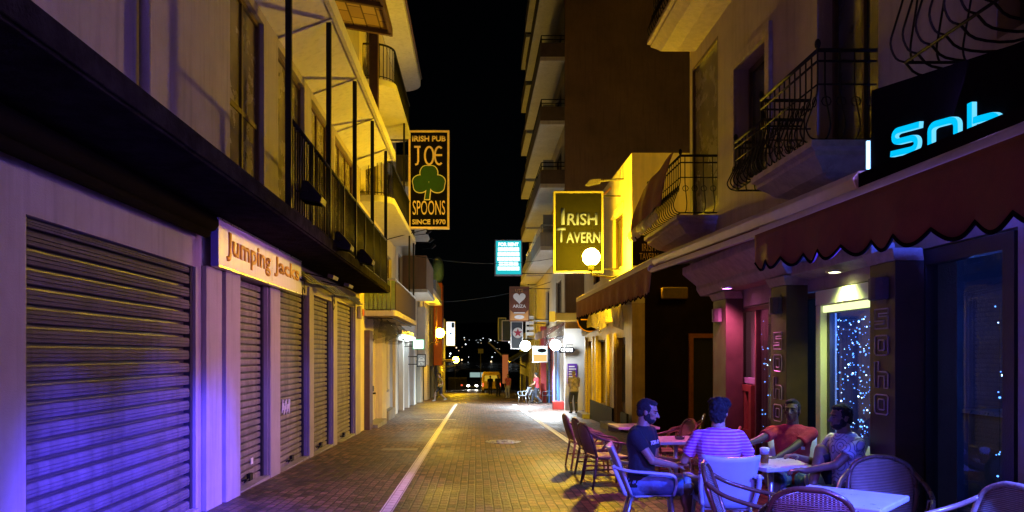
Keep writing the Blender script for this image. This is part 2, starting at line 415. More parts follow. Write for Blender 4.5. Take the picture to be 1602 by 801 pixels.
MT['tarp'] = mat('brown_cloth', (.25, .1, .05), .85, .3, 6, bump=.6, bs=14)
MT['cable'] = mat('black_cable', (.01, .01, .01), .6, .1, bump=0)
MT['globe'] = emat('lit_sodium_globe', (1, .6, .012), 1400)
MT['globe_far'] = emat('lit_far_globe', (1, .58, .012), 300)
MT['flood'] = emat('lit_white_lamp', (.85, .95, 1), 60)
MT['flood2'] = emat('lit_white_tube', (.88, 1, .98), 9)
MT['neon'] = emat('cyan_neon', (0, .52, .95), 1.1)
MT['neon_white'] = emat('neon_edge', (.15, .65, 1), 1.2)
MT['boxlit'] = emat('lit_white_panel', (.9, 1, .92), 3.0)
MT['boxgreen'] = emat('lit_green_edge', (.2, .9, .4), 1.2)
MT['boxblue'] = emat('lit_bluewhite_panel', (.75, .85, 1), 2.2)
MT['cyanlit'] = emat('lit_cyan_panel', (.02, .55, .62), 1.0)
MT['whitelit'] = emat('lit_white_letters', (.8, 1, 1), 1.7)
MT['yellowlit'] = emat('lit_yellow_panel', (1, .6, .05), .75)
MT['warmlit'] = emat('lit_warm_shop', (1, .5, .08), 1.0)
MT['orangelit'] = emat('lit_orange_panel', (1, .48, .16), 1.3)
MT['ledblue'] = emat('blue_led', (.1, .32, 1), 4.5)
MT['ledwhite'] = emat('white_led', (.45, .72, 1), 9)
MT['pinklamp'] = emat('pink_downlight', (1, .25, .85), 30)
MT['limelamp'] = emat('lime_downlight', (.95, 1, .5), 20)
MT['headlight'] = emat('headlight_on', (1, .95, .8), 22)
MT['taillight'] = emat('tail_lamp_on', (1, .12, .05), 2.0)
MT['carpaint'] = mat('dark_car_paint', (.05, .05, .055), .3, .1, 3, bump=0, coat=.5)
MT['yellowpaint'] = mat('yellow_van_paint', (.6, .38, .03), .4, .1, 3, bump=0, emit=(1, .5, .02), es=.0)
MT['rubber'] = mat('tyre_rubber', (.02, .02, .02), .8, .2, bump=.1)
MT['townlight'] = emat('distant_town_light', (.85, .95, 1), 3)
MT['townwarm'] = emat('distant_warm_light', (1, .7, .4), 2)
MT['earth'] = mat('dark_hillside', (.03, .035, .025), .95, .4, .02, bump=0)
MT['sea'] = mat('night_sea', (.01, .012, .016), .25, .2, .05, bump=.3, bs=.5)
MT['beer'] = mat('beer', (.5, .22, .03), .1, .1, 8, world=False, bump=0)
MT['foam'] = mat('beer_foam', (.85, .82, .75), .8, .1, 20, world=False, bump=.2)
MT['screen'] = emat('phone_screen', (.4, .5, 1), .6)
# ================================================================== helpers for buildings
def wall_yz(mb, x0, x1, y0, y1, z0, z1, ops=()):
    """wall in the y-z plane with openings (ya, yb, za, zb)"""
    ys = sorted({y0, y1, *[min(max(o[k], y0), y1) for o in ops for k in (0, 1)]})
    runs = []
    for a, b in zip(ys, ys[1:]):
        mid = (a + b) / 2; z = z0; seg = []
        for za, zb in sorted((o[2], o[3]) for o in ops if o[0] < mid < o[1]):
            if za > z: seg.append((z, za))
            z = max(z, zb)
        if z < z1: seg.append((z, z1))
        if runs and runs[-1][2] == seg: runs[-1][1] = b
        else: runs.append([a, b, seg])
    for a, b, seg in runs:
        for za, zb in seg: mb.box(x0, x1, a, b, za, zb)
    return mb
def window_yz(parent, x, y0, y1, z0, z1, side, frame_m, pane_m, cols=1, rows=1, t=.06, name='window', sill=False, depth=.1):
    """window in the y-z plane; side = +1 faces +x. window > pane (and sill)"""
    mb = MB(); xa, xb = x - depth / 2, x + depth / 2
    mb.box(xa, xb, y0, y0 + t, z0, z1); mb.box(xa, xb, y1 - t, y1, z0, z1)
    mb.box(xa, xb, y0 + t, y1 - t, z0, z0 + t); mb.box(xa, xb, y0 + t, y1 - t, z1 - t, z1)
    for i in range(1, cols):
        yy = y0 + (y1 - y0) * i / cols; mb.box(xa + .012, xb - .012, yy - t * .5, yy + t * .5, z0 + t, z1 - t)
    for i in range(1, rows):
        zz = z0 + (z1 - z0) * i / rows; mb.box(xa + .015, xb - .015, y0 + t, y1 - t, zz - t * .5, zz + t * .5)
    w = mb.build(name, frame_m, parent)
    p = MB(); p.box(x - .008, x + .008, y0 + t * .6, y1 - t * .6, z0 + t * .6, z1 - t * .6); p.build('pane', pane_m, w)
    if sill:
        s = MB(); s.box(x - .02 if side > 0 else x - .16, x + .16 if side > 0 else x + .02, y0 - .06, y1 + .06, z0 - .07, z0 - .003); s.build('sill', MT['concrete'], w)
    return w
def shutter(parent, x, y0, y1, z0, z1, pitch, m, side=1, deep=.03, name='roller_shutter'):
    """slatted roller shutter in the y-z plane > guide_rail"""
    mb = MB(); z = z0 + .05
    SL = ((.19, -.01), (.21, deep * .75), (.25, deep), (.41, deep * 1.12), (.44, deep * .95), (.47, deep * 1.12), (.63, deep * 1.12), (.66, deep * .95), (.69, deep * 1.12), (.88, deep), (.95, deep * .8), (.97, -.01))
    while z < z1 - pitch * .4:
        q = min(pitch, z1 - z); jit = RND.uniform(-.0015, .0015)
        a = [mb.bm.verts.new((x + side * (d + jit), y0, z + k * q)) for k, d in SL]; b = [mb.bm.verts.new((x + side * (d + jit), y1, z + k * q)) for k, d in SL]
        for i in range(len(a) - 1): mb.bm.faces.new((a[i], b[i], b[i + 1], a[i + 1]))
        z += q
    mb.box(x - .01, x + side * deep * 1.6, y0, y1, z0 - .001, z0 + .055)
    s = mb.build(name, m, parent)
    mb = MB(); mb.box(x - side * .03, x - side * .012, y0, y1, z0, z1); mb.build('backing', MT['rail_paint'], s)
    for ya, yb in ((y0 - .07, y0 - .002), (y1 + .002, y1 + .07)):
        g = MB(); g.box(x - .05, x + side * .065, ya, yb, z0, z1); g.build('guide_rail', MT['rail_paint'], s)
    return s
def railing(parent, path, h, m, gap=.13, r=.011, top=.022, name='railing', mids=()):
    mb = MB(); path = [V(p) for p in path]
    up = V((0, 0, h))
    mb.tube([p + up for p in path], top, 8); mb.tube([p + V((0, 0, .08)) for p in path], r * 1.2, 6)
    for k in mids: mb.tube([p + V((0, 0, k)) for p in path], r * 1.2, 6)
    for a, b in zip(path, path[1:]):
        n = max(1, int((b - a).length / gap))
        for i in range(n + 1):
            p = a.lerp(b, i / n); mb.tube([p + V((0, 0, .02)), p + up], r, 5)
    return mb.build(name, m, parent, smooth=True)
def arc(cx, cy, r, a0, a1, n=8):
    return [(cx + r * math.cos(math.radians(a0 + (a1 - a0) * i / n)), cy + r * math.sin(math.radians(a0 + (a1 - a0) * i / n))) for i in range(n + 1)]

# ================================================================== ground, sea, hill
def ground():
    mb = MB(); ys = [-60, -30, -10] + list(range(0, 152, 5)) + [180, 220, 260, 340, 420]
    xs = [-400, -120, -30, -8, 0, 8, 30, 120, 400]
    g = {}
    for i, y in enumerate(ys):
        for j, x in enumerate(xs): g[i, j] = mb.bm.verts.new((x, y, zg(y)))
    for i in range(len(ys) - 1):
        for j in range(len(xs) - 1): mb.bm.faces.new((g[i, j], g[i, j + 1], g[i + 1, j + 1], g[i + 1, j]))
    o = mb.build('street_paving', MT['paving'], recalc=False); tag(o, kind='structure')
    mb = MB(); mb.face([(-5000, 418, -8.05), (5000, 418, -8.05), (5000, 6000, -8.05), (-5000, 6000, -8.05)])
    tag(mb.build('sea', MT['sea']), kind='structure')
    mb = MB()
    def hill(u, v):
        x = -900 + 1800 * u; y = 950 + 700 * v
        return V((x, y, -9 + 95 * math.sin(v * PI * .5) * (.7 + .3 * math.sin(u * 9 + 1) * math.cos(u * 4)) + 4 * math.sin(u * 40) * v))
    mb.grid(hill, 40, 8); tag(mb.build('hill', MT['earth'], smooth=True), kind='structure')
    for nm, m, cnt, sd, lab in (('town_lights', 'townlight', 34, 3, 'cool white lights scattered over the dark far shore'), ('warm_town_lights', 'townwarm', 14, 5, 'warm dim lights scattered over the dark far shore')):
        r = random.Random(sd); mb = MB()
        for i in range(cnt):
            px = 700 + 110 * r.random(); py = 533 + r.gauss(0, 5) if r.random() < .7 else 545 + r.random() * 26
            Y = 940 if py > 528 else 1000
            z = max(-7.5, ZP(py, Y)); s = .25 + r.random() ** 3 * .9
            mb.ell((XP(px, Y), Y, z), (s, s, s), None, 6, 4)
        o = mb.build(nm, MT[m]); tag(o, lab, 'lights', kind='stuff')
ground()
def strip(name, label, cat, pts, w, m, lift=.004, kind=None, group=None):
    """flat painted band following the ground along y"""
    mb = MB(); (xa, ya), (xb, yb) = pts; n = max(1, int((yb - ya) / 2.0))
    L = []
    for i in range(n + 1):
        y = ya + (yb - ya) * i / n; x = xa + (xb - xa) * i / n
        L.append((mb.bm.verts.new((x - w / 2, y, zg(y) + lift)), mb.bm.verts.new((x + w / 2, y, zg(y) + lift))))
    for a, b in zip(L, L[1:]): mb.bm.faces.new((a[0], a[1], b[1], b[0]))
    o = mb.build(name, m, recalc=False); return tag(o, label, cat, group, kind)
strip('road_marking', None, None, ((-1.04, 4.0), (-1.07, 41.0)), .15, MT['line'], kind='structure')
strip('road_marking', None, None, ((2.26, 11.2), (1.98, 40.0)), .17, MT['line'], kind='structure')
strip('road_marking', None, None, ((-1.25, 26.6), (-1.25, 26.85)), 1.1, MT['line'], lift=.008, kind='structure')
mh = MB(); mh.lathe((.62, 18.0, zg(18.0) - .03), [(.01, .036), (.36, .036), (.38, .037), (.385, .045), (.41, .045), (.412, .02)], 32)
for i in range(5):
    for j in range(5):
        x, y = -.22 + .11 * i, -.22 + .11 * j
        if x * x + y * y < .09: mh.box(.62 + x - .03, .62 + x + .03, 18 + y - .03, 18 + y + .03, zg(18.0) + .004, zg(18.0) + .014)
tag(mh.build('manhole_cover', mat('worn_manhole_iron', (.5, .5, .52), .3, .3, 8, metal=.7, bump=.3)), 'round metal manhole cover set in the middle of the paving', 'manhole cover')
o = strip('utility_cover', 'flat pale rectangular utility cover beside the yellow-lit road line', 'utility cover', ((-1.62, 16.05), (-1.62, 16.5)), .75, MT['concrete'], lift=.005)

# ================================================================== LEFT: building with the shuttered shops
XA = -3.2
sb = thing('shop_building', 'pale building with five closed roller shutters and a long first-floor balcony', 'building', (XA, 12, 0))
ZT = 2.62
SH = [(5.45, 8.75), (10.17, 11.75), (12.42, 14.5), (14.98, 16.95), (17.5, 20.0)]
HD = [2.6, 2.66, 2.72, 2.78, 2.84]
mb = MB()
wall_yz(mb, XA - .4, XA, -8, 21, -1.0, 3.22, [(a, b, -1.0, h) for (a, b), h in zip(SH, HD)])
wall_yz(mb, XA - .4, XA, -8, 21, 3.4, 12.5, [(9.97, 11.57, 3.4, 6.58), (12.4, 14.3, 3.4, 6.58), (14.9, 16.7, 3.4, 6.58), (17.4, 20.2, 3.4, 6.58), (17.3, 18.6, 8.2, 11)])
mb.box(XA - 6, XA - .4, -8, -7.6, -1, 12.5); mb.box(XA - 6, XA - .4, 20.6, 21, -1, 12.5); mb.box(XA - 6.4, XA - 6, -8, 21, -1, 12.5)
mb.box(XA - 6.4, XA, -8, 21, 12.5, 12.8)
mb.build('wall', MT['plaster'], sb)
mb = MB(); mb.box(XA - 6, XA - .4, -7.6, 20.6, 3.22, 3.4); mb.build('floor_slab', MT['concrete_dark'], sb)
for k, ((a, b), h) in enumerate(zip(SH, HD)):
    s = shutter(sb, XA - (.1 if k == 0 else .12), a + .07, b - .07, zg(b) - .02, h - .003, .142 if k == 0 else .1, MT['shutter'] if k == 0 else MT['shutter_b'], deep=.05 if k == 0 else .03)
    m2 = MB(); m2.box(XA - .35, XA + .04, a + .002, b - .002, zg(b) - .15, zg(b) + (.07 if k == 0 else .05)); m2.build('door_step', MT['concrete'], sb)
for ya, yb, xo in ((8.93, 9.48, .06), (9.56, 10.14, .085), (11.79, 12.38, .04), (14.54, 14.94, .04), (16.99, 17.46, .04), (20.04, 20.9, .05)):
    m2 = MB(); m2.box(XA + .002, XA + xo, ya, yb, -1, 2.64 if ya < 14 else 2.9); m2.build('pilaster', MT['plaster'], sb, bevel=.008)
ss = [c for c in sb.children if c.name.startswith('roller_shutter')]
m = MB(); m.obox((XA - .075, 11.2, .05), (.012, .1, .09)); m.build('sticker', MT['whiteink'], ss[1])
m = MB()
for k in range(9): m.bar((XA - .075, 12.95 + .06 * k, .62 + .05 * math.sin(k * 2.1)), (XA - .075, 13.0 + .06 * k, .78 + .06 * math.cos(k * 1.7)), .012, .02)
m.build('scribble', MT['whiteink'], ss[2])
for k, s_ in enumerate(ss):
    a_, b_ = SH[k]; xx = XA - (.1 if k == 0 else .12); zz = zg(b_)
    m = MB(); m.box(xx + .06, xx + .11, (a_ + b_) / 2 - .07, (a_ + b_) / 2 + .07, zz + .1, zz + .2); m.build('lock', MT['black_metal'], s_)
    m = MB(); m.tube([(xx + .03, (a_ + b_) / 2 - .2, zz + .12), (xx + .13, (a_ + b_) / 2 - .2, zz + .15), (xx + .13, (a_ + b_) / 2 - .32, zz + .15), (xx + .1, (a_ + b_) / 2 - .32, zz + .12)], .01, 6); m.build('handle', MT['black_metal'], s_)
# balcony slab, soffit, posts, railing
XO = -2.32
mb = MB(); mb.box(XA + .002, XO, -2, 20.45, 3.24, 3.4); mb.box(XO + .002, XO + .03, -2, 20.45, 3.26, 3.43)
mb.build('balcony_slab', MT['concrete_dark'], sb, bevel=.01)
mb = MB(); mb.prism([(XA + .002, 2, 6.72), (XO, 2, 7.04), (XO, 2, 7.2), (XA + .002, 2, 7.2)], (0, 19.4, 0))
mb.box(XO + .001, XO + .07, 2, 21.38, 7.0, 7.24)
mb.build('balcony_roof', MT['white'], sb)
for y in (9.75, 12.4, 15.05, 17.6, 20.2):
    mb = MB(); mb.prism([(XA + .01, y - .02, 6.69), (XO - .01, y - .02, 7.01), (XO - .01, y - .02, 7.03), (XA + .01, y - .02, 6.715)], (0, .04, 0)); mb.build('roof_beam', MT['white'], sb)
for y in (9.75, 12.4, 15.05, 17.6, 20.2):
    m2 = MB(); m2.box(XO - .1, XO - .025, y - .035, y + .035, 3.4, 6.96); m2.build('post', MT['black_metal'], sb)
railing(sb, [(XO - .06, 9.8, 3.42), (XO - .06, 20.35, 3.42), (XA + .1, 20.35, 3.42)], 1.2, MT['black_metal'], .14, .012, .028)
for y in (11.1, 13.7, 16.3, 18.9):
    mb = MB(); mb.box(XO - .09, XO - .03, y - .03, y + .03, 3.42, 4.6); mb.build('stanchion', MT['black_metal'], sb)
for (a, b, c, r) in ((9.97, 11.57, 2, 2), (12.4, 14.3, 2, 1), (14.9, 16.7, 2, 1), (17.4, 20.2, 3, 1)):
    window_yz(sb, XA - .12, a, b, 3.42, 6.58, 1, MT['wood'], MT['ochre_pane'], c, r, .07)
m2 = MB(); m2.tube([(XA + .07, 7.25, 3.4), (XA + .07, 7.25, 12.4)], .055, 10); m2.build('drainpipe', MT['plaster'], sb, smooth=True)
# rolled blind case and cable bundle under the slab
m2 = MB(); m2.tube([(XA + .13, -2, 3.1), (XA + .13, 8.85, 3.12)], .105, 10); m2.tube([(XA + .12, -2, 2.95), (XA + .1, 8.8, 3.0)], .06, 8)
m2.build('blind_case', MT['awn_trim'], sb, smooth=True)
# upper storey: reed canopy under the top of the frame, cream post
m2 = MB(); m2.prism([(XA + .01, 13, 8.95), (-1.92, 13, 8.75), (-1.92, 13, 8.83), (XA + .01, 13, 9.03)], (0, 4.05, 0)); m2.build('reed_canopy', MT['reed'], sb)
m2 = MB()
for y in (13.4, 14.5, 15.6, 16.95): m2.bar((XA + .02, y, 8.92), (-1.88, y, 8.70), .09, .1)
m2.box(-1.93, -1.86, 13, 17.08, 8.68, 8.86); m2.build('canopy_frame', MT['wood'], sb)
m2 = MB(); m2.box(-2.5, -2.3, 17.9, 18.15, 7.2, 12.5); m2.build('corner_post', MT['wood'], sb)
window_yz(sb, XA - .1, 17.3, 18.6, 8.2, 11, 1, MT['wood'], MT['ochre_pane'], 2, 1)

# shop sign box on the pilasters
sg = thing('shop_sign', 'pale lightbox shop sign with gold lettering above the shutters', 'shop sign', (-3.1, 11, 2.9))
mb = MB(); mb.box(XA + .09, -3.03, 9.02, 13.3, 2.66, 3.2); mb.build('sign_box', MT['sign_pale'], sg, bevel=.006)
mb = MB(); mb.box(XA + .088, -3.02, 8.985, 9.018, 2.645, 3.215); mb.build('end_panel', MT['sign_blue'], sg, bevel=.004)
mb = MB(); mb.box(XA + .085, -3.022, 9.02, 13.3, 3.202, 3.222); mb.box(XA + .085, -3.022, 9.02, 13.3, 2.638, 2.658); mb.box(-3.029, -3.026, 11.375, 11.39, 2.66, 3.2); mb.build('edge_trim', MT['steel'], sg)
text('lettering', 'Jumping', .36, MT['gold'], sg, (-3.029, 10.3, 2.92), (0, 1, 0), (0, 0, 1), width=2.0, bold=.03)
text('lettering', 'Jacks', .31, MT['gold'], sg, (-3.029, 12.3, 2.935), (0, 1, 0), (0, 0, 1), width=1.6, bold=.03)

def floodlight(y, z, label, x=XO + .13):
    f = thing('floodlight', label, 'floodlight', (x, y, z), 'black floodlights on the long balcony')
    m = MB(); m.prism([(x - .16, y - .17, z - .05), (x + .12, y - .17, z - .1), (x + .14, y - .17, z - .02), (x - .05, y - .17, z + .2), (x - .12, y - .17, z + .2)], (0, .34, 0)); m.build('housing', MT['black_metal'], f, bevel=.01)
    m = MB(); m.face([(x - .14, y - .15, z - .06), (x + .1, y - .15, z - .105), (x + .1, y + .15, z - .105), (x - .14, y + .15, z - .06)]); m.build('lens', MT['dkglass'], f)
    m = MB(); m.tube([(x - .2, y - .19, z + .05), (x - .05, y - .19, z + .05), (x - .05, y + .19, z + .05), (x - .2, y + .19, z + .05)], .012, 6); m.build('bracket', MT['black_metal'], f)
floodlight(10.35, 3.72, 'black floodlight hung on the balcony rail beside the thick black post')
floodlight(12.75, 3.42, 'black floodlight at the slab edge above the end of the gold-lettered sign')
floodlight(15.4, 3.5, 'black floodlight low on the balcony rail furthest along the street')
for k, y in enumerate((13.9, 15.6)):
    f = thing('under_slab_lamp', ['slim bracket lamp under the balcony near the gold-lettered sign', 'slim bracket lamp under the balcony further from the gold-lettered sign'][k], 'lamp', (-2.75, y, 3.2), 'bracket lamps under the balcony')
    m = MB(); m.tube([(-3.15, y, 3.1), (-2.8, y + .1, 3.02), (-2.62, y + .1, 2.98)], .012, 6); m.build('arm', MT['black_metal'], f)
    m = MB(); m.prism([(-2.66, y - .22, 2.99), (-2.56, y - .22, 2.96), (-2.54, y - .22, 3.02), (-2.64, y - .22, 3.05)], (0, .5, 0)); m.build('head', MT['bronze'], f)
m = MB()
for k in range(5):
    pts = [(XA + .09 + .02 * k, 13.2 + i * .8, 3.05 - .03 * k + .04 * math.sin(i * 1.7 + k)) for i in range(10)]
    m.tube(pts, .018, 6)
for y in (13.7, 16.6):
    m.tube([(XA + .12, y + .10 * math.sin(a * .55), 2.86 - .02 * a + .08 * math.cos(a * .9)) for a in range(14)], .009, 5)
tag(m.build('cable_bundle', MT['cable'], smooth=True), 'loose black cables sagging along the wall under the balcony', 'cables')
al = thing('alarm_box', 'round pale alarm box on the corner above the last shutter', 'alarm', (XA + .1, 20.4, 2.7))
m = MB(); m.obox((XA + .12, 20.4, 2.72), (.12, .3, .34)); m.build('case', MT['cream'], al, bevel=.04)
m = MB(); m.ell((XA + .19, 20.4, 2.72), (.04, .1, .1)); m.build('lens', MT['orange'], al, smooth=True)

# ================================================================== LEFT: yellow-lit building with rounded balconies
bb = thing('balcony_building', 'cream building with three rounded balconies stacked above a yellow-lit doorway', 'building', (XA, 26, 0))
mb = MB()
wall_yz(mb, XA - .4, XA, 21.02, 30.6, -1.6, 12.5, [(22.6, 24.9, -1.6, 2.1), (26.5, 27.7, .35, 2.2), (28.4, 30.3, -1.6, 2.3), (22.2, 25.2, 2.9, 5.2), (26.5, 29, 3.2, 5.2), (22.2, 25.2, 5.98, 8.4), (26.5, 29, 6.4, 8.4), (22.2, 25, 9.35, 11.6)])
mb.box(XA - 6, XA - .4, 30.2, 30.6, -1.6, 12.5); mb.box(XA - 6.4, XA - 6, 21, 30.6, -1.6, 12.5)
mb.build('wall', MT['cream'], bb)
for (a, b, c, d) in ((22.2, 25.2, 2.9, 5.2), (26.5, 29, 3.2, 5.2), (22.2, 25.2, 5.98, 8.4), (26.5, 29, 6.4, 8.4), (22.2, 25, 9.35, 11.6)):
    window_yz(bb, XA - .15, a, b, c, d, 1, MT['wood'], MT['ochre_pane'], 2, 1)
m = MB(); m.box(XA - .16, XA - .08, 22.6, 24.9, -1, 2.1); m.build('door', MT['cream'], bb)
m = MB(); m.box(XA - .08, XA - .02, 23.95, 24.15, .45, .62); m.tube([(XA - .06, 23.8, .4), (XA + .06, 23.9, .4)], .03, 8); m.build('letter_box', MT['black_metal'], bb)
window_yz(bb, XA - .1, 26.5, 27.7, .35, 2.2, 1, MT['wood'], MT['dkglass'], 1, 2, sill=True)
m = MB(); m.box(XA - .18, XA - .1, 28.4, 30.3, -1.2, 2.3); m.build('door', MT['grey'], bb)
m = MB(); m.box(XA - .3, XA + .16, 21.9, 22.55, -1.2, 2.3); m.build('pilaster', MT['wood'], bb)
m = MB(); m.box(XA + .003, XA + .14, 25.0, 26.2, -1.2, 2.45); m.build('pilaster', MT['cream'], bb)
m = MB(); m.box(XA - .07, XA + .3, 22.6, 24.9, -1.2, zg(22.6) + .1); m.build('door_step', MT['concrete'], bb); m = MB(); m.box(XA + .003, XA + .2, 26.25, 28.3, -1.2, zg(26.2) + .32); m.build('window_ledge', MT['concrete'], bb)
def rslab(z0, z1, ya, yb, xo, r, m, name='balcony_slab'):
    pts = [(XA + .003, ya)] + arc(xo - r, ya + r, r, -90, 0) + arc(xo - r, yb - r, r, 0, 90) + [(XA + .003, yb)]
    mbb = MB(); mbb.prism([(x, y, z0) for x, y in pts], (0, 0, z1 - z0)); mbb.build(name, m, bb, bevel=.015)
    return [(x, y, z1) for x, y in pts]
p1_ = rslab(2.7, 2.86, 21.8, 29.2, -2.25, .12, MT['cream'])
p2_ = rslab(5.82, 6.0, 21.1, 29.8, -2.3, .6, MT['white'])
p3_ = rslab(9.2, 9.38, 21.6, 27.5, -2.3, .6, MT['white'])
p4_ = rslab(12.5, 12.75, 17.5, 31.8, -2.25, .8, MT['white'], 'roof')
m = MB(); pts = [(x * 1.0 + .02, y, z) for x, y, z in [(-2.25, 17.5, 12.76), (-2.25, 31, 12.76)]]; m.tube(pts, .05, 8); m.build('gutter', MT['wood'], bb)
ins = lambda pts, d: [(x - d if i not in (0, len(pts) - 1) else x, y, z) for i, (x, y, z) in enumerate(pts)]
railing(bb, ins(p2_, .06), .98, MT['black_metal'], .12, .011, .03)
railing(bb, ins(p3_, .06), .98, MT['black_metal'], .12, .011, .03)
# low balcony: boarded end and dark street side
q = ins(p1_, .06)
m = MB(); m.box(-2.34, -2.3, 21.95, 29.1, 2.9, 3.7); m.build('balcony_panel', mat('dark_reed_screen', (.05, .03, .02), .9, .3, 10), bb)
m = MB()
for k in range(7): m.box(XA + .02 + .125 * k, XA + .125 + .125 * k, 21.9, 21.925, 2.9, 3.72)
m.build('board_end', mat('green_boards', (.2, .26, .16), .7, .3, 6), bb)
m = MB(); m.tube([(XA, 21.9, 3.76), (-2.32, 21.9, 3.76), (-2.32, 29.1, 3.76)], .025, 8); m.build('handrail', MT['alu'], bb)
for y, z0, z1 in ((25.2, 6, 9.2), (29.0, 2.86, 5.82), (27.2, 2.86, 5.82)):
    m = MB(); m.box(-2.4, -2.34, y - .03, y + .03, z0, z1); m.build('post', MT['black_metal'], bb)
# plastic sheeting hung beneath the low balcony
sh_ = thing('plastic_sheet', 'crumpled clear plastic sheet bundled under the boarded balcony', 'plastic sheet', (-2.7, 24, 2.6))
m = MB()
def bag(u, v):
    y = 21.9 + 5.5 * u; x = -3.05 + .75 * (.5 + .5 * math.sin(u * 21 + v * 3)) * (.4 + .6 * v) ; z = 2.68 - .75 * v * (.75 + .25 * math.sin(u * 13))
    return V((x + .07 * math.sin(u * 60 + v * 9), y + .1 * math.sin(v * 7 + u * 30), z))
m.grid(bag, 44, 10); m.build('film', MT['film'], sh_, smooth=True, recalc=False)
m = MB(); m.tube([(-3.1, 21.85, 2.64), (-2.4, 21.85, 2.64), (-2.4, 28.2, 2.64)], .02, 6); m.build('hanging_rail', MT['black_metal'], sh_)

# hanging pub sign facing up the street
pub = thing('hanging_sign', 'tall black pub sign with gold frame and green shamrock on left side', 'hanging sign', (-1.7, 27, 6))
y = 27.0; x0, x1, z0, z1 = XP(640, y), XP(702, y), ZP(357, y), ZP(205, y)
cx, wd, hh = (x0 + x1) / 2, x1 - x0, z1 - z0
m = MB(); m.box(x0, x1, y, y + .14, z0, z1); m.build('board', MT['signblack'], pub)
m = MB()
for a, b, c, d in ((x0 - .02, x1 + .02, z0 - .02, z0 + .05), (x0 - .02, x1 + .02, z1 - .05, z1 + .02), (x0 - .02, x0 + .05, z0 + .05, z1 - .05), (x1 - .05, x1 + .02, z0 + .05, z1 - .05)):
    m.box(a, b, y - .025, y + .16, c, d)
m.build('frame', MT['peach'], pub)
def strokes(name, mt, polys, o, sx, sz, w, parent, yy, dep=.02):
    m = MB()
    for k, pl in enumerate(polys):
        pts = [V((o[0] + px * sx, yy - .001 * k, o[1] + pz * sz)) for px, pz in pl]
        L = []
        for i, p in enumerate(pts):
            d = pts[min(i + 1, len(pts) - 1)] - pts[max(i - 1, 0)]; d.normalize(); nn = V((-d.z, 0, d.x)) * (w / 2)
            L.append((p + nn, p - nn))
        for a, b in zip(L, L[1:]): m.prism([a[0], b[0], b[1], a[1]], (0, -dep, 0))
    return m.build(name, mt, parent)
circ = lambda cx, cz, rx, rz, a0, a1, n=14: [(cx + rx * math.cos(math.radians(a0 + (a1 - a0) * i / n)), cz + rz * math.sin(math.radians(a0 + (a1 - a0) * i / n))) for i in range(n + 1)]
text('lettering', 'IRISH PUB', .2, MT['peach'], pub, (cx, y - .003, z1 - .27), width=1.18, bold=.035, depth=.02)
J = [[(0, 1), (.62, 1)], [(.4, 1), (.4, .1), (.32, -.08), (.1, -.12)]]
O_ = [circ(.5, .45, .42, .55, 0, 360, 24)]
E_ = [circ(.5, .45, .42, .55, 55, 305, 20), [(.1, .48), (.8, .48)]]
jz = z1 - 1.12; jw = .36
for k, (pl, wx) in enumerate(((J, jw), (O_, jw), (E_, jw))):
    strokes('lettering', MT['peach'], pl, (cx - .52 + .35 * k, jz), wx, .56, .065, pub, y - .004)
# shamrock: three leaves and a stalk, with a pale outline
def leaf(cx, cz, r, ang, n=26):
    out = []
    for i in range(n):
        t = 2 * PI * i / n; rr = r * (1 - .18 * math.cos(t) ** 8 * (1 if math.cos(t) > 0 else 0)); a = t
        out.append((cx + rr * math.cos(a + ang), cz + rr * math.sin(a + ang)))
    return out
cz = z1 - 1.78
for grow, dd, mt_, nm in ((.035, .006, 'creamink', 'shamrock_outline'), (0, .018, 'shamrock', 'shamrock')):
    m = MB()
    for k, (ax, az, an) in enumerate(((0, .3, 90), (-.3, -.08, 190), (.3, -.08, -10))):
        m.prism([(px, y - .004 - dd - .002 * k, pz) for px, pz in leaf(cx + ax, cz + az, .3 + grow, math.radians(an))], (0, .01, 0))
    m.prism([(cx - .05 - grow, y - .012 - dd, cz - .06), (cx + .07 + grow, y - .012 - dd, cz - .06), (cx + .01 + grow, y - .012 - dd, cz - .62 - grow), (cx - .14 - grow, y - .012 - dd, cz - .62 - grow)], (0, .009, 0))
    m.build(nm, MT[mt_], pub)
text('lettering', 'SPOONS', .5, MT['peach'], pub, (cx, y - .003, z0 + .72), width=1.14, depth=.02)
text('lettering', 'SINCE 1970', .18, MT['peach'], pub, (cx, y - .003, z0 + .22), width=1.18, bold=.035, depth=.02)
m = MB()
for z in (z0 + .25, z1 - .3): m.tube([(XA, y + .07, z), (x0, y + .07, z)], .025, 8)
m.tube([(XA, y + .07, z0 - .4), (cx, y + .07, z0)], .015, 6); m.build('bracket', MT['black_metal'], pub)

def spot(x, y, z, label, group):
    f = thing('spotlight', label, 'spotlight', (x, y, z), group)
    m = MB(); m.tube([(x - .45, y, z - .05), (x, y, z)], .014, 6); m.build('arm', MT['black_metal'], f)
    m = MB(); m.tube([(x, y, z), (x + .16, y, z + .16)], .07, 10, rs=[.05, .085]); m.build('head', MT['black_metal'], f)
for k, (px, py, lab) in enumerate(((667, 366, 'small black spotlight just below the gold-framed shamrock sign'), (671, 379, 'small black spotlight second below the gold-framed shamrock sign'), (675, 388, 'small black spotlight lowest below the gold-framed shamrock sign'))):
    yy = 31 + 2 * k; spot(XP(px, yy), yy, ZP(py, yy), lab, 'spotlights under the shamrock sign')

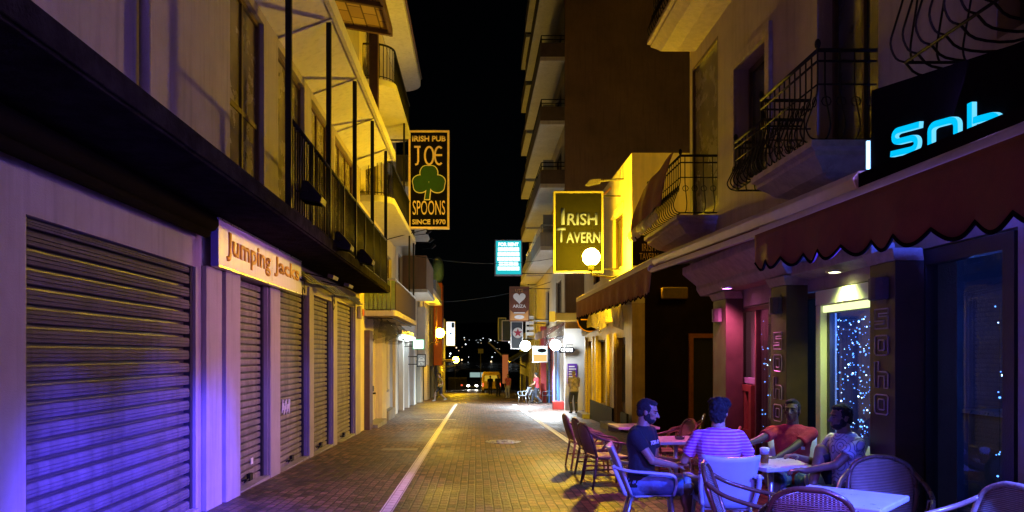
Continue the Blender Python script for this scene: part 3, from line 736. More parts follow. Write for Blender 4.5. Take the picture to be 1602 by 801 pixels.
# ================================================================== LEFT: the rest of the row
def house(name, label, x0, x1, y0, y1, z1, m, face, wins=(), doors=(), z0=None, cat='building'):
    """plain building block with real openings on the street face; face=+1 looks to +x"""
    b = thing(name, label, cat, ((x0 + x1) / 2, (y0 + y1) / 2, 0))
    zb = (zg(y1) - .5) if z0 is None else z0
    xf = x1 if face > 0 else x0; xi = xf - .35 * face
    mb = MB(); wall_yz(mb, min(xf, xi), max(xf, xi), y0, y1, zb, z1, [w[:4] for w in wins] + [d[:4] for d in doors])
    xb = x0 if face > 0 else x1
    lo, hi = min(xi, xb), max(xi, xb)
    mb.box(lo, hi, y0, y0 + .3, zb, z1); mb.box(lo, hi, y1 - .3, y1, zb, z1); mb.box(lo, hi, y0 + .3, y1 - .3, z1 - .3, z1)
    mb.build('wall', m, b)
    for w in wins: window_yz(b, xf - .14 * face, w[0], w[1], w[2], w[3], face, MT['wood'], w[4] if len(w) > 4 else MT['ochre_pane'], 2, 1)
    for d in doors:
        mm = MB(); mm.box(xf - .3 * face, xf - .2 * face, d[0], d[1], d[2], d[3]); mm.build('door', d[4], b)
    return b
c1 = house('grey_shop_building', 'grey building with metal shutters below a brown boxed balcony', -9, XA, 30.65, 40, 8.4, MT['white'], 1,
           [(31.5, 33, 4.0, 5.8), (34.5, 36.5, 3.9, 5.6)], [(31.2, 33.6, -1.5, 2.2, MT['shutter_b']), (34.1, 36.2, -1.5, 2.2, MT['grey']), (36.8, 39.4, -1.5, 2.1, MT['shutter_b'])])
m = MB(); m.box(XA + .003, -2.15, 33.2, 38.5, 4.45, 5.9); m.build('balcony', MT['brown_wall'], c1, bevel=.02)
m = MB(); m.box(XA + .003, -2.1, 33.1, 38.6, 4.3, 4.44); m.build('balcony_slab', MT['white'], c1)
m = MB(); m.box(XA - .1, -1.9, 31, 40, 8.4, 8.6); m.box(XA - .1, -2.3, 31.2, 38, 7.2, 7.35); m.build('roof', MT['white'], c1)
m = MB(); m.box(XA - 2, -2.6, 33, 39, 8.62, 10.2); m.build('roof_box', MT['grey'], c1)
c2 = house('cream_shop_building', 'cream house with a tall pale lit column beside the globe lamp', -9, XA, 40.05, 52, 6.2, MT['cream'], 1,
           [(42, 43.5, 3.4, 5.2), (46, 47.5, 3.4, 5.2)], [(41, 44, -2, 1.3, MT['dark']), (46, 50, -2, 1.3, MT['dark'])])
m = MB(); m.box(XA + .003, -2.75, 41.5, 44.5, 1.0, 4.2); m.build('sign_column', MT['cream'], c2, bevel=.05)
m = MB(); m.box(XA + .003, -2.3, 40.5, 51.5, 4.9, 5.2); m.build('balcony_slab', MT['white'], c2)
m = MB(); m.box(XA + .003, -2.35, 44.9, 51.5, 5.22, 6.0); m.build('balcony', MT['grey'], c2)
m = MB(); m.prism([(-2.6, 47, 2.2), (-2.6, 49, 4.6), (-2.6, 49.4, 4.6), (-2.6, 47.5, 2.2)], (.1, 0, 0)); m.prism([(-2.6, 50.4, 2.2), (-2.6, 49.2, 4.6), (-2.6, 48.9, 4.6), (-2.6, 50.0, 2.2)], (.08, 0, 0)); m.build('sign_letter', MT['redwood'], c2)
c3 = house('orange_pillar_building', 'narrow building with a tall orange pillar at its street corner', -9, XA, 52.05, 64, 7.2, MT['grey'], 1,
           [(54, 56, 3, 5)], [(53.5, 58, -2.5, .8, MT['dark']), (59, 63, -2.5, .8, MT['dark'])])
m = MB(); m.box(XA + .003, -2.55, 57.5, 60, .8, 7.0); m.build('pillar', MT['orange'], c3, bevel=.03)
m = MB(); m.ell((-2.95, 58.5, 8.0), (.5, 1.0, 1.1)); m.build('roof_ornament', mat('teal_paint', (.2, .4, .38), .5, .3, 3), c3, smooth=True)
c4_ = house('far_corner_house', 'dim plastered house at the bottom of the street beside the far globe lamp', -9, XA, 64.05, 79, 5.2, MT['cream'], 1, [(67, 69, 1.6, 3.4)], [(66, 70, -3.2, -.1, MT['dark']), (72, 77, -3.2, -.1, MT['dark'])])
m = MB(); m.box(XA + .003, -1.9, 66, 78, 1.0, 1.15); m.build('canopy', MT['yellowpaint'], c4_)

def hung(name, label, cat, px0, px1, py0, py1, Y, depth, frame_m, face_m, arm_x, frame_t=.04, arm=True):
    x0, x1, z0, z1 = XP(px0, Y), XP(px1, Y), ZP(py1, Y), ZP(py0, Y)
    t = thing(name, label, cat, ((x0 + x1) / 2, Y, z0))
    m = MB(); f = frame_t
    m.box(x0, x1, Y, Y + depth, z0, z0 + f); m.box(x0, x1, Y, Y + depth, z1 - f, z1); m.box(x0, x0 + f, Y, Y + depth, z0 + f, z1 - f); m.box(x1 - f, x1, Y, Y + depth, z0 + f, z1 - f); m.build('frame', frame_m, t)
    m = MB(); m.box(x0 + f, x1 - f, Y + .012, Y + depth - .012, z0 + f, z1 - f); m.build('face', face_m, t)
    if arm:
        xe = x0 if arm_x < x0 else x1
        m = MB()
        for z in (z0 + .12, z1 - .12): m.tube([(arm_x, Y + depth / 2, z), (xe, Y + depth / 2, z)], .02, 6)
        m.build('bracket', MT['black_metal'], t)
    return t, x0, x1, z0, z1
t, x0, x1, z0, z1 = hung('lightbox_sign', 'small square white lightbox sign with green edge over the pavement', 'lit sign', 646, 663, 531, 546, 34, .18, MT['boxgreen'], MT['boxlit'], XA, .03)
t, x0, x1, z0, z1 = hung('cash_machine_sign', 'small grey ATM sign hanging beneath the square lightbox', 'sign', 652, 666, 554, 574, 36, .14, MT['black_metal'], MT['grey'], XA, .04)
text('lettering', 'ATM', .15, MT['whiteink'], t, ((x0 + x1) / 2, 36.008, z0 + .14), width=.3, bold=.03)
strokes('emblem', MT['whiteink'], [circ(.5, 0, .4, .4, 0, 180, 12), [(.02, 0), (.98, 0)], [(.2, .12), (.8, .12)]], (x0 + .07, z0 + .3), .3, .34, .025, t, 36.008, .008)
t, x0, x1, z0, z1 = hung('lightbox_sign', 'tall white lightbox sign with a dark dot and blue corner by the orange pillar', 'lit sign', 698, 712, 503, 541, 62, .22, MT['alu'], MT['boxblue'], -2.55, .04)
m = MB(); m.ell(((x0 + x1) / 2, 62.005, (z0 + z1) / 2), (.1, .01, .06)); m.box(x1 - .3, x1 - .06, 62.0, 62.008, z1 - .5, z1 - .08); m.build('emblem', MT['bluepaint'], t)
t = thing('tube_light', 'white tube lights over the grey metal shutters', 'shop light', (-3, 32, 2.5))
m = MB(); m.box(XA + .05, XA + .2, 30.9, 36.8, 2.42, 2.62); m.build('housing', MT['alu'], t)
m = MB(); m.box(XA + .06, XA + .3, 31.2, 36.4, 2.3, 2.41); m.build('tube', MT['flood2'], t)
t = thing('warm_lamp_box', 'small warm box lamp on the wall above the white tube lights', 'wall lamp', (-3, 30.2, 3))
m = MB(); m.box(XA + .003, XA + .3, 31.3, 32.6, 2.9, 3.2); m.build('diffuser', MT['warmlit'], t); m = MB(); m.box(XA + .003, XA + .33, 31.25, 32.65, 3.21, 3.26); m.build('cover', MT['black_metal'], t)

def globe(name_lab, x, y, z, r, wx, glow, lab_group='globe street lamps'):
    g = thing('globe_lamp', name_lab, 'street lamp', (x, y, z), lab_group)
    m = MB(); m.ell((x, y, z), (r, r, r), None, 24, 16); m.build('globe', glow, g, smooth=True)
    m = MB(); m.lathe((x, y, z - r - .12), [(.02, -.05), (.07, 0), (.08, .1), (.1, .15)], 12); m.build('collar', MT['black_metal'], g)
    m = MB(); m.tube([(x, y, z - r - .15), (x, y, z - r - .25), ((x + wx) / 2, y, z - r - .32), (wx, y, z - r - .2)], .025, 8); m.tube([(wx, y, z - r - .65), ((x + wx) / 2, y, z - r - .32)], .018, 8); m.build('bracket', MT['black_metal'], g, smooth=True)
    return g
globe('bright sodium globe lamp on the left wall beside the orange pillar', XP(688, 48), 48, ZP(521, 48), .3, XA, MT['globe_far'])
globe('small sodium globe lamp lowest down the street on the left', XP(713, 72), 72, ZP(563, 72), .3, XA, MT['globe_far'])
# ================================================================== RIGHT: the bar building
XS = 3.8; XP_ = 3.55
bar = thing('bar_building', 'rendered corner building with bronze pilasters, glass door of blue lights and iron balconies', 'building', (XS, 8, 0))
# ground-floor wall and upper wall
g_ops = [(9.78, 11.2, -1, 2.28), (6.98, 9.02, -1, 2.32), (5.38, 6.62, -1, 2.5), (3.4, 4.9, -1, 2.4)]
u_ops = [(12.05, 13.5, 3.95, 6.62), (9.98, 11.18, 4.05, 5.75), (7.25, 8.55, 3.66, 6.1), (4.2, 5.6, 3.9, 6.0)]
m = MB(); wall_yz(m, XS, XS + .35, -8, 12.2, -1, 3.0, g_ops)
m.build('wall', MT['soho_wall'], bar)
m = MB(); wall_yz(m, XS, XS + .35, -8, 13.65, 3.0, 14.5, u_ops); m.box(XS + .35, XS + 7, 13.3, 13.65, 3.0, 14.5); m.box(XS + .35, XS + 7, 11.85, 12.2, -1, 3.0)
m.box(XS + .35, XS + 7, -8, 13.3, 14.2, 14.5); m.box(XS + .35, XS + 7, -8, 11.85, 2.9, 3.0)
m.build('upper_wall', MT['soho_wall'], bar)
# pink jamb blocks
m = MB(); m.box(XS - .06, XS + .002 - .004, 11.22, 11.8, -1, 2.55); m.box(XS - .05, XS - .002, 9.05, 9.42, -1, 2.45); m.build('stone_jamb', MT['stone'], bar)
# entablature and cornice over the first bay
m = MB(); m.prism([(XS - .002, 8.7, 2.52), (XP_ - .02, 8.7, 2.52), (XP_ - .08, 8.7, 2.62), (XP_ - .08, 8.7, 2.68), (XP_ - .3, 8.7, 2.86), (XP_ - .3, 8.7, 2.97), (XS - .002, 8.7, 2.97)], (0, 3.4, 0)); m.build('cornice', MT['stone_plain'], bar, bevel=.012)
PIL = [(10.9, 11.5), (8.78, 9.24), (6.5, 6.92), (4.4, 4.8)]
for k, (a, b) in enumerate(PIL):
    m = MB(); m.box(XP_, XS - .003, a, b, -1, 2.4); p = m.build('pilaster', MT['pilaster'], bar, bevel=.006)
    m = MB(); m.box(XP_ - .03, XS - .004, a - .03, b + .03, -1, .25); m.build('pilaster_base', MT['stone_plain'], p, bevel=.01)
    m = MB(); m.prism([(XP_ - .01, a - .01, 2.402), (XP_ - .05, a - .05, 2.5), (XP_ - .05, b + .05, 2.5), (XP_ - .01, b + .01, 2.402)], (XS - XP_ - .0, 0, 0)) ; m.build('capital', MT['stone_plain'], p)
    # wall lamp box (unlit) on the pilaster
    w = thing('wall_lamp', ['metal half-drum wall lamp on the pilaster beside the dark passage', 'metal wall lamp above the dim vertical lettering left of the glass door', 'metal wall lamp above the vertical lettering right of the glass door', 'metal wall lamp on the pilaster at the far right window edge'][k], 'wall lamp', (XP_, (a + b) / 2, 2.2), 'metal wall lamps on the pilasters')
    m = MB(); yc = (a + b) / 2
    prof = [(XP_ - .005, yc - .12), (XP_ - .05, yc - .11), (XP_ - .09, yc - .06), (XP_ - .1, yc), (XP_ - .09, yc + .06), (XP_ - .05, yc + .11), (XP_ - .005, yc + .12)]
    m.prism([(x, y, 2.08) for x, y in prof], (0, 0, .19)); m.build('shade', MT['bronze'], w)
    m = MB(); m.box(XP_ - .004, XP_ - .001, yc - .08, yc + .08, 2.04, 2.31); m.build('back_plate', MT['bronze'], w)
# outlined vertical lettering
Sx = [(0,0),(1,0),(1,.75),(.3,.75),(.3,.92),(1,.92),(1,1.2),(0,1.2),(0,.47),(.7,.47),(.7,.28),(0,.28)]
Oo = [(.12,0),(.88,0),(1,.12),(1,1.08),(.88,1.2),(.12,1.2),(0,1.08),(0,.12)]; Oi = [(.34,.28),(.66,.28),(.72,.34),(.72,.86),(.66,.92),(.34,.92),(.28,.86),(.28,.34)]
Hh = [(0,0),(.28,0),(.28,.72),(.72,.72),(.72,0),(1,0),(1,.88),(.88,1),(.28,1),(.28,1.6),(0,1.6)]
def vert_letters(y0, y1, zt, zb):
    seq = [[Sx], [Oo, Oi], [Hh], [Oo, Oi]]; hs = [1.2, 1.2, 1.6, 1.2]; tot = sum(hs) + 3 * .42; k = (zt - zb) / tot; z = zt
    w = y1 - y0
    for polys, h in zip(seq, hs):
        z -= h * k; m = MB()
        for pl in polys: m.tube([(XP_ - .006, y1 - px * w, z + pz * k) for px, pz in pl], .0065, 5, closed=True)
        m.build('lettering', MT['engrave'], bar); z -= .42 * k
vert_letters(6.6, 6.82, 2.0, 1.08); vert_letters(8.9, 9.14, 1.86, .82)
# bay 1: shop window of four panes
wd = window_yz(bar, XS + .06, 9.84, 11.16, -.25, 2.26, -1, MT['wood'], MT['glass'], 2, 1, .05, name='shop_window')
m = MB(); m.box(XS + .03, XS + .1, 10.52, 11.1, 1.2, 1.28); m.build('transom', MT['grey'], wd); m = MB(); m.box(XS + .03, XS + .1, 10.52, 11.1, .35, .43); m.build('transom', MT['grey'], wd)
m = MB(); m.box(XS + .05, XS + .08, 10.54, 11.09, -.2, .35); m.build('lower_panel', MT['pane_b'], wd)
iw = MB(); a, b = 10.56, 11.08
iw.box(XS - .02, XS + .05, a, a + .09, .45, 1.18); iw.box(XS - .02, XS + .05, b - .09, b, .45, 1.18); iw.box(XS - .02, XS + .05, a + .09, b - .09, .45, .55); iw.box(XS - .02, XS + .05, a + .09, b - .09, 1.09, 1.18); iw.box(XS - .015, XS + .045, (a + b) / 2 - .03, (a + b) / 2 + .03, .55, 1.09)
iw.build('casement', MT['redwood'], wd)
# bay 2: side light, cream door frame, door
m = MB(); y0, y1 = 7.02, 8.5
m.box(XS - .04, XS + .14, y1 - .12, y1, -.3, 2.14); m.box(XS - .04, XS + .14, y0, y0 + .08, -.3, 2.14); m.box(XS - .045, XS + .15, y0, y1, 2.142, 2.3)
m.build('door_frame', MT['limeframe'], bar, bevel=.008)
sl = MB(); sl.box(XS + .04, XS + .055, 8.53, 8.98, -.25, 2.24); sl.build('side_light', MT['dkglass'], bar)
sl = MB(); sl.box(XS + .0, XS + .09, 8.98, 9.02, -.3, 2.3); sl.box(XS + .0, XS + .09, 8.502, 8.53, -.3, 2.3); sl.box(XS, XS + .09, 8.53, 8.98, 2.24, 2.3); sl.build('side_frame', MT['wood'], bar)
dr = MB(); dr.box(XS + .03, XS + .09, 7.102, 7.17, -.2, 2.13); dr.box(XS + .03, XS + .09, 8.31, 8.378, -.2, 2.13); dr.box(XS + .03, XS + .09, 7.17, 8.31, 2.05, 2.13); dr.box(XS + .03, XS + .09, 7.17, 8.31, -.2, -.08)
dr = dr.build('door', MT['rail_paint'], bar)
m = MB(); m.box(XS + .055, XS + .065, 7.17, 8.31, -.08, 2.05); m.build('pane', MT['glass'], dr)
m = MB(); m.tube([(XS - .03, 7.28, .55), (XS - .03, 7.28, 1.2)], .014, 8); m.build('handle', MT['steel'], dr)
# bay 3: big dark-framed window
window_yz(bar, XS + .05, 5.42, 6.6, -.2, 2.48, -1, MT['rail_paint'], MT['glass'], 1, 1, .12, name='shop_window')
window_yz(bar, XS + .05, 3.45, 4.85, -.2, 2.38, -1, MT['rail_paint'], MT['glass'], 1, 1, .12, name='shop_window')
# interior of the bar (dark room, floor, back wall, counter with bottles)
m = MB(); m.box(XS + 4.0, XS + 4.1, 3, 11.8, -1, 2.9); m.box(XS + .35, XS + 4, 3.0, 3.1, -1, 2.9); m.box(XS + .36, XS + 4, 3.1, 11.8, -.29, -.24); m.box(XS + .36, XS + 3.98, 9.35, 9.4, -.2, 2.88)
m.build('interior_wall', MT['barwall'], bar)
bc = thing('bar_counter', 'bar counter with a lit back shelf seen through the glass door', 'bar counter', (6.2, 7.5, -.2))
m = MB(); m.box(5.9, 6.5, 4.5, 9.2, -.24, .9); m.build('counter', MT['wood'], bc); m = MB(); m.box(5.85, 6.55, 4.45, 9.25, .902, .95); m.build('counter_top', MT['steel'], bc)
m = MB(); m.box(7.4, 7.75, 4.5, 9.2, 1.15, 1.19); m.box(7.4, 7.75, 4.5, 9.2, 1.6, 1.64); m.build('back_shelf', MT['wood'], bc)
m = MB(); m.box(7.7, 7.74, 4.6, 9.1, 1.2, 1.55); m.build('light_strip', emat('dim_blue_strip', (.12, .3, 1), .5), bc)
bt = [mat('bottle_glass_%d' % i, c, .15, .1, bump=0) for i, c in enumerate(((.1, .3, .12), (.4, .2, .05), (.5, .5, .55)))]
proto = MB(); proto.lathe((0, 0, 0), [(.01, 0), (.037, .002), (.038, .18), (.014, .235), (.013, .3), (.001, .302)], 12); bot = proto.build('bottle', bt[0], None, smooth=True)
tag(bot, 'bottle among a row on the blue-lit shelf behind the bar', 'bottle', 'bottles behind the bar'); bot.location = (7.5, 7.0, 1.19)
for k in range(1, 14):
    c = bot.copy(); COL.objects.link(c); c.location = (7.5, 7.0 + .15 * k, 1.19); c.scale = (1, 1, .85 + .05 * (k % 5))
# curtain of tiny blue lamps
def leds(name, y0, y1, x, z0, z1, cnt, seed, label, mts):
    t = thing(name, label, 'light curtain', (x, (y0 + y1) / 2, z1)); r = random.Random(seed)
    m1, m2, m3 = MB(), MB(), MB(); ns = max(2, int((y1 - y0) / .11))
    ys = [y0 + (y1 - y0) * (i + .5) / ns for i in range(ns)]
    for yy in ys: m3.tube([(x, yy, z1), (x + .01, yy + .01, (z0 + z1) / 2), (x, yy, z0)], .002, 4)
    for i in range(cnt):
        yy = r.choice(ys) + r.gauss(0, .015); z = z0 + (z1 - z0) * r.random(); s = .004 + .006 * r.random() ** 2
        (m2 if r.random() < .14 else m1).ell((x - .01 + r.gauss(0, .02), yy, z), (s, s * 1.35, s), None, 6, 4)
    m3.build('wire', MT['cable'], t)
    a = m1.build('bulb', mts[0], t); b = m2.build('bulb', mts[1], t)
    for o in (a, b): o['kind'] = 'stuff'
leds('light_curtain', 7.55, 9.1, XS + .3, -.1, 2.0, 620, 2, 'curtain of tiny blue lamps hanging behind the glass door', (MT['ledblue'], MT['ledwhite']))
leds('light_curtain', 10.3, 10.9, XS + .25, -.1, 2.1, 46, 3, 'sparse string of pale blue lamps behind the glass beside the red casement', (MT['ledblue'], MT['ledwhite']))
leds('light_curtain', 5.75, 6.0, XS + .25, -.1, 2.0, 36, 4, 'narrow string of blue lamps at the edge of the big dark window', (MT['ledblue'], MT['ledwhite']))
t = thing('menu_screen', 'teal lit panel inside the big dark window', 'screen', (4.1, 5.58, 1.4))
m = MB(); m.box(4.08, 4.12, 5.46, 5.62, .95, 1.6); m.build('face', emat('teal_screen', (.02, .22, .3), .5), t); m = MB(); m.box(4.07, 4.13, 5.44, 5.64, 1.602, 1.63); m.box(4.07, 4.13, 5.44, 5.64, .92, .948); m.build('frame', MT['black_metal'], t)
# downlights in the soffit
def downlight(name, x, y, z, mt_, label):
    t = thing('downlight', label, 'downlight', (x, y, z))
    m = MB(); m.lathe((x, y, z), [(.085, 0), (.085, -.02), (.06, -.02), (.06, 0)], 18); m.build('trim_ring', MT['steel'], t)
    m = MB(); m.lathe((x, y, z), [(.001, -.012), (.055, -.012), (.055, -.004), (.001, -.004)], 18); m.build('lens', mt_, t)
downlight('downlight', 3.42, 10.45, 2.52, MT['pinklamp'], 'round recessed lamp glowing pink under the stone cornice')
m = MB(); m.prism([(XS - .003, 6.95, 2.45), (XS - .22, 6.95, 2.5), (XS - .22, 6.95, 2.62), (XS - .003, 6.95, 2.62)], (0, 1.78, 0)); m.build('lintel', MT['stone_plain'], bar, bevel=.01)
downlight('downlight', 3.62, 7.75, 2.45, MT['limelamp'], 'recessed lamp glowing yellow-green above the glass door')
t = thing('door_strip_lamp', 'long pale green-white strip lamp across the top of the glass door', 'strip lamp', (XS, 7.7, 2.1))
m = MB(); m.box(XS - .02, XS + .01, 7.12, 8.36, 2.06, 2.13); m.build('diffuser', emat('lime_strip', (.85, 1, .45), 1.5), t); m = MB(); m.box(XS - .03, XS + .012, 7.1, 8.375, 2.131, 2.141); m.build('cover', MT['steel'], t)
# upper windows and reveals
for k, (a, b, c, d) in enumerate(u_ops):
    window_yz(bar, XS + (.05 if k == 0 else .22), a, b, c, d, -1, MT['wood'], MT['ochre_pane'] if k == 0 else MT['pane_b'], 1 if k == 0 else 2, 1, .05)
m = MB(); a, b, c, d = 9.98, 11.18, 4.05, 5.75
m.box(XS - .05, XS - .002, a - .14, a - .003, c, d + .14); m.box(XS - .05, XS - .002, b + .003, b + .14, c, d + .14); m.box(XS - .05, XS - .002, a - .003, b + .003, d + .003, d + .14); m.build('window_surround', MT['stone_plain'], bar)
def molded_slab(x_out, y0, y1, zt, name='balcony_slab', m_=None, drop=.35):
    steps = [(0, 0), (0, -.06), (.05, -.09), (.05, -.13), (.14, -.2), (.2, -.26), (.3, -.3), (.42, -drop)]
    mb = MB()
    rings = []
    for d, dz in steps:
        rings.append([V((XS - .002, y0 + d, zt + dz)), V((x_out + d, y0 + d, zt + dz)), V((x_out + d, y1 - d, zt + dz)), V((XS - .002, y1 - d, zt + dz))])
    mb.loft(rings); return mb.build(name, m_ or MT['stone_plain'], bar)
def belly_rail(x_out, y0, y1, z0, h, ends=(True, True), name='balcony_railing', gap=.13, curl=True, inner=None):
    mb = MB(); xi = inner if inner is not None else XS
    def bal(px, py, nx, ny):
        prof = [(0, h), (0, h * .62), (.015, h * .48), (.075, h * .28), (.11, h * .14), (.07, h * .03), (0, 0)]
        mb.tube(bez([(px + nx * d, py + ny * d, z0 + z) for d, z in prof], 3), .0085, 5)
        if curl: mb.tube([(px + nx * .03 + .045 * math.cos(a / 8 * 2 * PI) * abs(ny), py + ny * .03 + .045 * math.cos(a / 8 * 2 * PI) * abs(nx), z0 + h * .42 + .045 * math.sin(a / 8 * 2 * PI)) for a in range(9)], .006, 4)
    n = max(2, int((y1 - y0) / gap))
    for i in range(n + 1): bal(x_out, y0 + (y1 - y0) * i / n, -1, 0)
    path = [(x_out, y0), (x_out, y1)]
    k = max(2, int((xi - x_out) / gap))
    for e, yy, ny in ((ends[0], y0, -1), (ends[1], y1, 1)):
        if e:
            for i in range(k): bal(x_out + (xi - x_out) * (i + .5) / k, yy, 0, ny)
    if ends[0]: path = [(xi, y0)] + path
    if ends[1]: path = path + [(xi, y1)]
    for z, r in ((z0 + h, .02), (z0 + h * .88, .012), (z0 + h * .62, .009), (z0, .012)): mb.tube([(x, y, z) for x, y in path], r, 7)
    mb.ell((x_out, y0, z0 + h + .06), (.03, .03, .05), None, 8, 6); mb.ell((x_out, y1, z0 + h + .06), (.03, .03, .05), None, 8, 6)
    return mb.build(name, MT['iron'], bar, smooth=True)
molded_slab(3.15, 7.2, 8.8, 3.62); belly_rail(3.24, 7.28, 8.72, 3.64, .85)
belly_rail(3.35, 8.95, 9.9, 3.72, .62, gap=.11)
molded_slab(3.15, 12.05, 14.4, 3.8); belly_rail(3.22, 12.1, 14.35, 3.84, .9, (True, False))
molded_slab(3.05, 9.6, 13.7, 7.2, drop=.34); belly_rail(3.15, 9.7, 13.6, 7.22, .85)
belly_rail(3.2, 4.25, 5.72, 3.78, 1.0, gap=.16, name='window_grille', curl=False)
m = MB()
for i in range(10):
    yy = 4.25 + 1.47 * i / 9; m.tube(bez([(3.2, yy, 3.78), (3.3, yy, 3.69), (3.55, yy, 3.67), (XS, yy, 3.76)], 3), .01, 5)
m.build('grille_base', MT['iron'], bar, smooth=True)
# cloth and crumpled plastic over the corner balcony
t = thing('draped_cloth', 'brown cloth draped over the corner balcony rail with bright crumpled plastic along its hem', 'cloth', (3.2, 13.2, 4.2))
m = MB()
m.grid(lambda u, v: V((3.15 - .22 * math.sin(v * 1.5) + .025 * math.sin(u * 15 + v * 3) * v, 12.25 + 2.2 * u + .03 * math.sin(v * 6 + u * 4), 4.84 - .12 * u - (.86 - .08 * u) * v + .02 * math.sin(u * 11))), 40, 14)
m.build('cloth', MT['tarp'], t, smooth=True, solid=.012, recalc=False)
m = MB()
m.grid(lambda u, v: V((2.93 - .07 * math.sin(v * PI) + .025 * math.sin(u * 75) * v, 12.22 + 2.25 * u, 4.0 - .04 * u - .24 * v + .03 * math.sin(u * 41) * v)), 70, 6)
m.build('hem', MT['foil'], t, smooth=True, recalc=False)

# neon sign board of the bar
ns = thing('neon_sign', 'black sign board with glowing cyan lettering over the dark awning', 'neon sign', (3.1, 5, 3.3))
m = MB(); m.prism([(3.08, 5.98, 2.92), (3.08, 5.98, 3.66), (3.08, 3.4, 3.2), (3.08, 3.4, 2.62)], (.1, 0, 0)); m.build('board', MT['signblack'], ns)
m = MB(); m.prism([(2.86, -2.0, 2.6), (2.86, -2.0, 2.72), (2.94, -2.0, 2.72), (2.94, -2.0, 2.6)], (0, 7.74, .235)); m.build('shaded_cassette', MT['signblack'], ns)  # near stretch of the awning cassette, its shade painted as a black strip
def ribbon(mb, path, w, closed=False, x=3.078, d=-.03):
    """thick flat stroke in the y-z plane with mitred joints"""
    P = [V((0, a, b)) for a, b in path]; n = len(P); L, R_ = [], []
    for i, q in enumerate(P):
        a = P[i - 1] if (i or closed) else q; b = P[(i + 1) % n] if (i < n - 1 or closed) else q
        d1 = (q - a); d2 = (b - q)
        d1 = d1.normalized() if d1.length > 1e-6 else d2.normalized(); d2 = d2.normalized() if d2.length > 1e-6 else d1
        t_ = (d1 + d2).normalized(); nn = V((0, -t_.z, t_.y)); k = w / 2 / max(.5, nn.dot(V((0, -d1.z, d1.y))))
        L.append(q + nn * k); R_.append(q - nn * k)
    for q in L + R_: q.x = x
    o = V((d, 0, 0)); bm = mb.bm; A = [[bm.verts.new(c) for c in (l, r, r + o, l + o)] for l, r in zip(L, R_)]
    for i in range(n if closed else n - 1):
        a, b = A[i], A[(i + 1) % n]
        for j in range(4): bm.faces.new((a[j], b[j], b[(j + 1) % 4], a[(j + 1) % 4]))
    if not closed: bm.faces.new(A[0]); bm.faces.new(list(reversed(A[-1])))
def rnd(cx, cy, r, a0, a1, n=5): return [(cx + r * math.cos(math.radians(a0 + (a1 - a0) * i / n)), cy + r * math.sin(math.radians(a0 + (a1 - a0) * i / n))) for i in range(n + 1)]
SP = [(1, .9)] + rnd(.28, .72, .18, 90, 180) + rnd(.28, .68, .18, 180, 270) + rnd(.72, .32, .18, 90, 0) + rnd(.72, .28, .18, 0, -90) + [(0, .1)]
OP = rnd(.3, .3, .2, 180, 270) + rnd(.7, .3, .2, 270, 360) + rnd(.7, .7, .2, 0, 90) + rnd(.3, .7, .2, 90, 180)
H1 = [(.1, 0), (.1, 1.45)]; H2 = [(.2, .88)] + rnd(.66, .68, .2, 90, 0) + [(.86, 0)]
def neon_letter(yl, w, base, h, strokes_, tilt=.14):
    f = lambda a, b: (yl - a * w, base + b * h - tilt * a * w)
    e, m = MB(), MB()
    for pl, cl in strokes_:
        ribbon(e, [f(a, b) for a, b in pl], .043, cl, 3.078, -.028); ribbon(m, [f(a, b) for a, b in pl], .041, cl, 3.0485, -.004)
    o = m.build('lettering', MT['neon'], ns); e.build('letter_edge', MT['neon_white'], o)
neon_letter(5.64, .36, 3.055, .2, [(SP, False)]); neon_letter(5.19, .35, 2.965, .2, [(OP, True)]); neon_letter(4.77, .33, 2.87, .2, [(H1, False), (H2, False)])
m = MB(); m.box(3.05, 3.075, 5.985, 6.0, 3.05, 3.27); m.build('edge_tube', emat('pale_blue_tube', (.35, .7, 1), 3.0), ns)

# awnings
aw = thing('scalloped_awning', 'dark red scalloped awning of the bar with a violet-lit front rail', 'awning', (2.6, 4.7, 2.5))
Ya, Yb = -2.0, 6.15; fz = lambda y: 2.545 + .045 * (y - 3.6) / 2.5
m = MB()
m.prism([(2.26, Ya, fz(Ya) - .032), (2.26, Ya, fz(Ya) + .032), (2.34, Ya, fz(Ya) + .032), (2.34, Ya, fz(Ya) - .032)], (0, Yb - Ya, fz(Yb) - fz(Ya))); m.build('front_rail', MT['pink_metal'], aw, bevel=.015)
m = MB(); m.grid(lambda u, v: V((2.3 + 1.45 * v, Ya + (Yb - Ya) * u, fz(Ya + (Yb - Ya) * u) + .03 + .38 * v - .05 * math.sin(v * PI))), 12, 8); m.build('fabric', MT['awn_red'], aw, smooth=True, solid=.006, recalc=False)
def valance(x, ya, yb, zt, drop, sc, amp, mt_, parent, wavy=.018, kind='scallop', n=16):
    cnt = max(1, round((yb - ya) / sc)); m = MB(); rows = []
    N_ = cnt * n
    for i in range(N_ + 1):
        f = i / N_; yy = ya + (yb - ya) * f; ph = (f * cnt) % 1.0
        if kind == 'scallop': dz = amp * (1 - abs(math.sin(PI * ph)))
        else: dz = amp * abs(2 * ph - 1)
        dp = drop(yy) if callable(drop) else drop
        col = []
        for j in range(7):
            v = j / 6; col.append(m.bm.verts.new((x - .025 + wavy * math.sin(yy * 7.3 + v) * v - .02 * v, yy, zt(yy) - v * (dp - dz))))
        rows.append(col)
    for A, B in zip(rows, rows[1:]):
        for j in range(6): m.bm.faces.new((A[j], B[j], B[j + 1], A[j + 1]))
    edge = [c[-1].co.copy() for c in rows]
    o = m.build('valance', mt_, parent, smooth=True, solid=.005, recalc=False)
    h = MB(); h.tube(edge, .011, 5); h.build('hem', MT['awn_trim'], o)
    return o
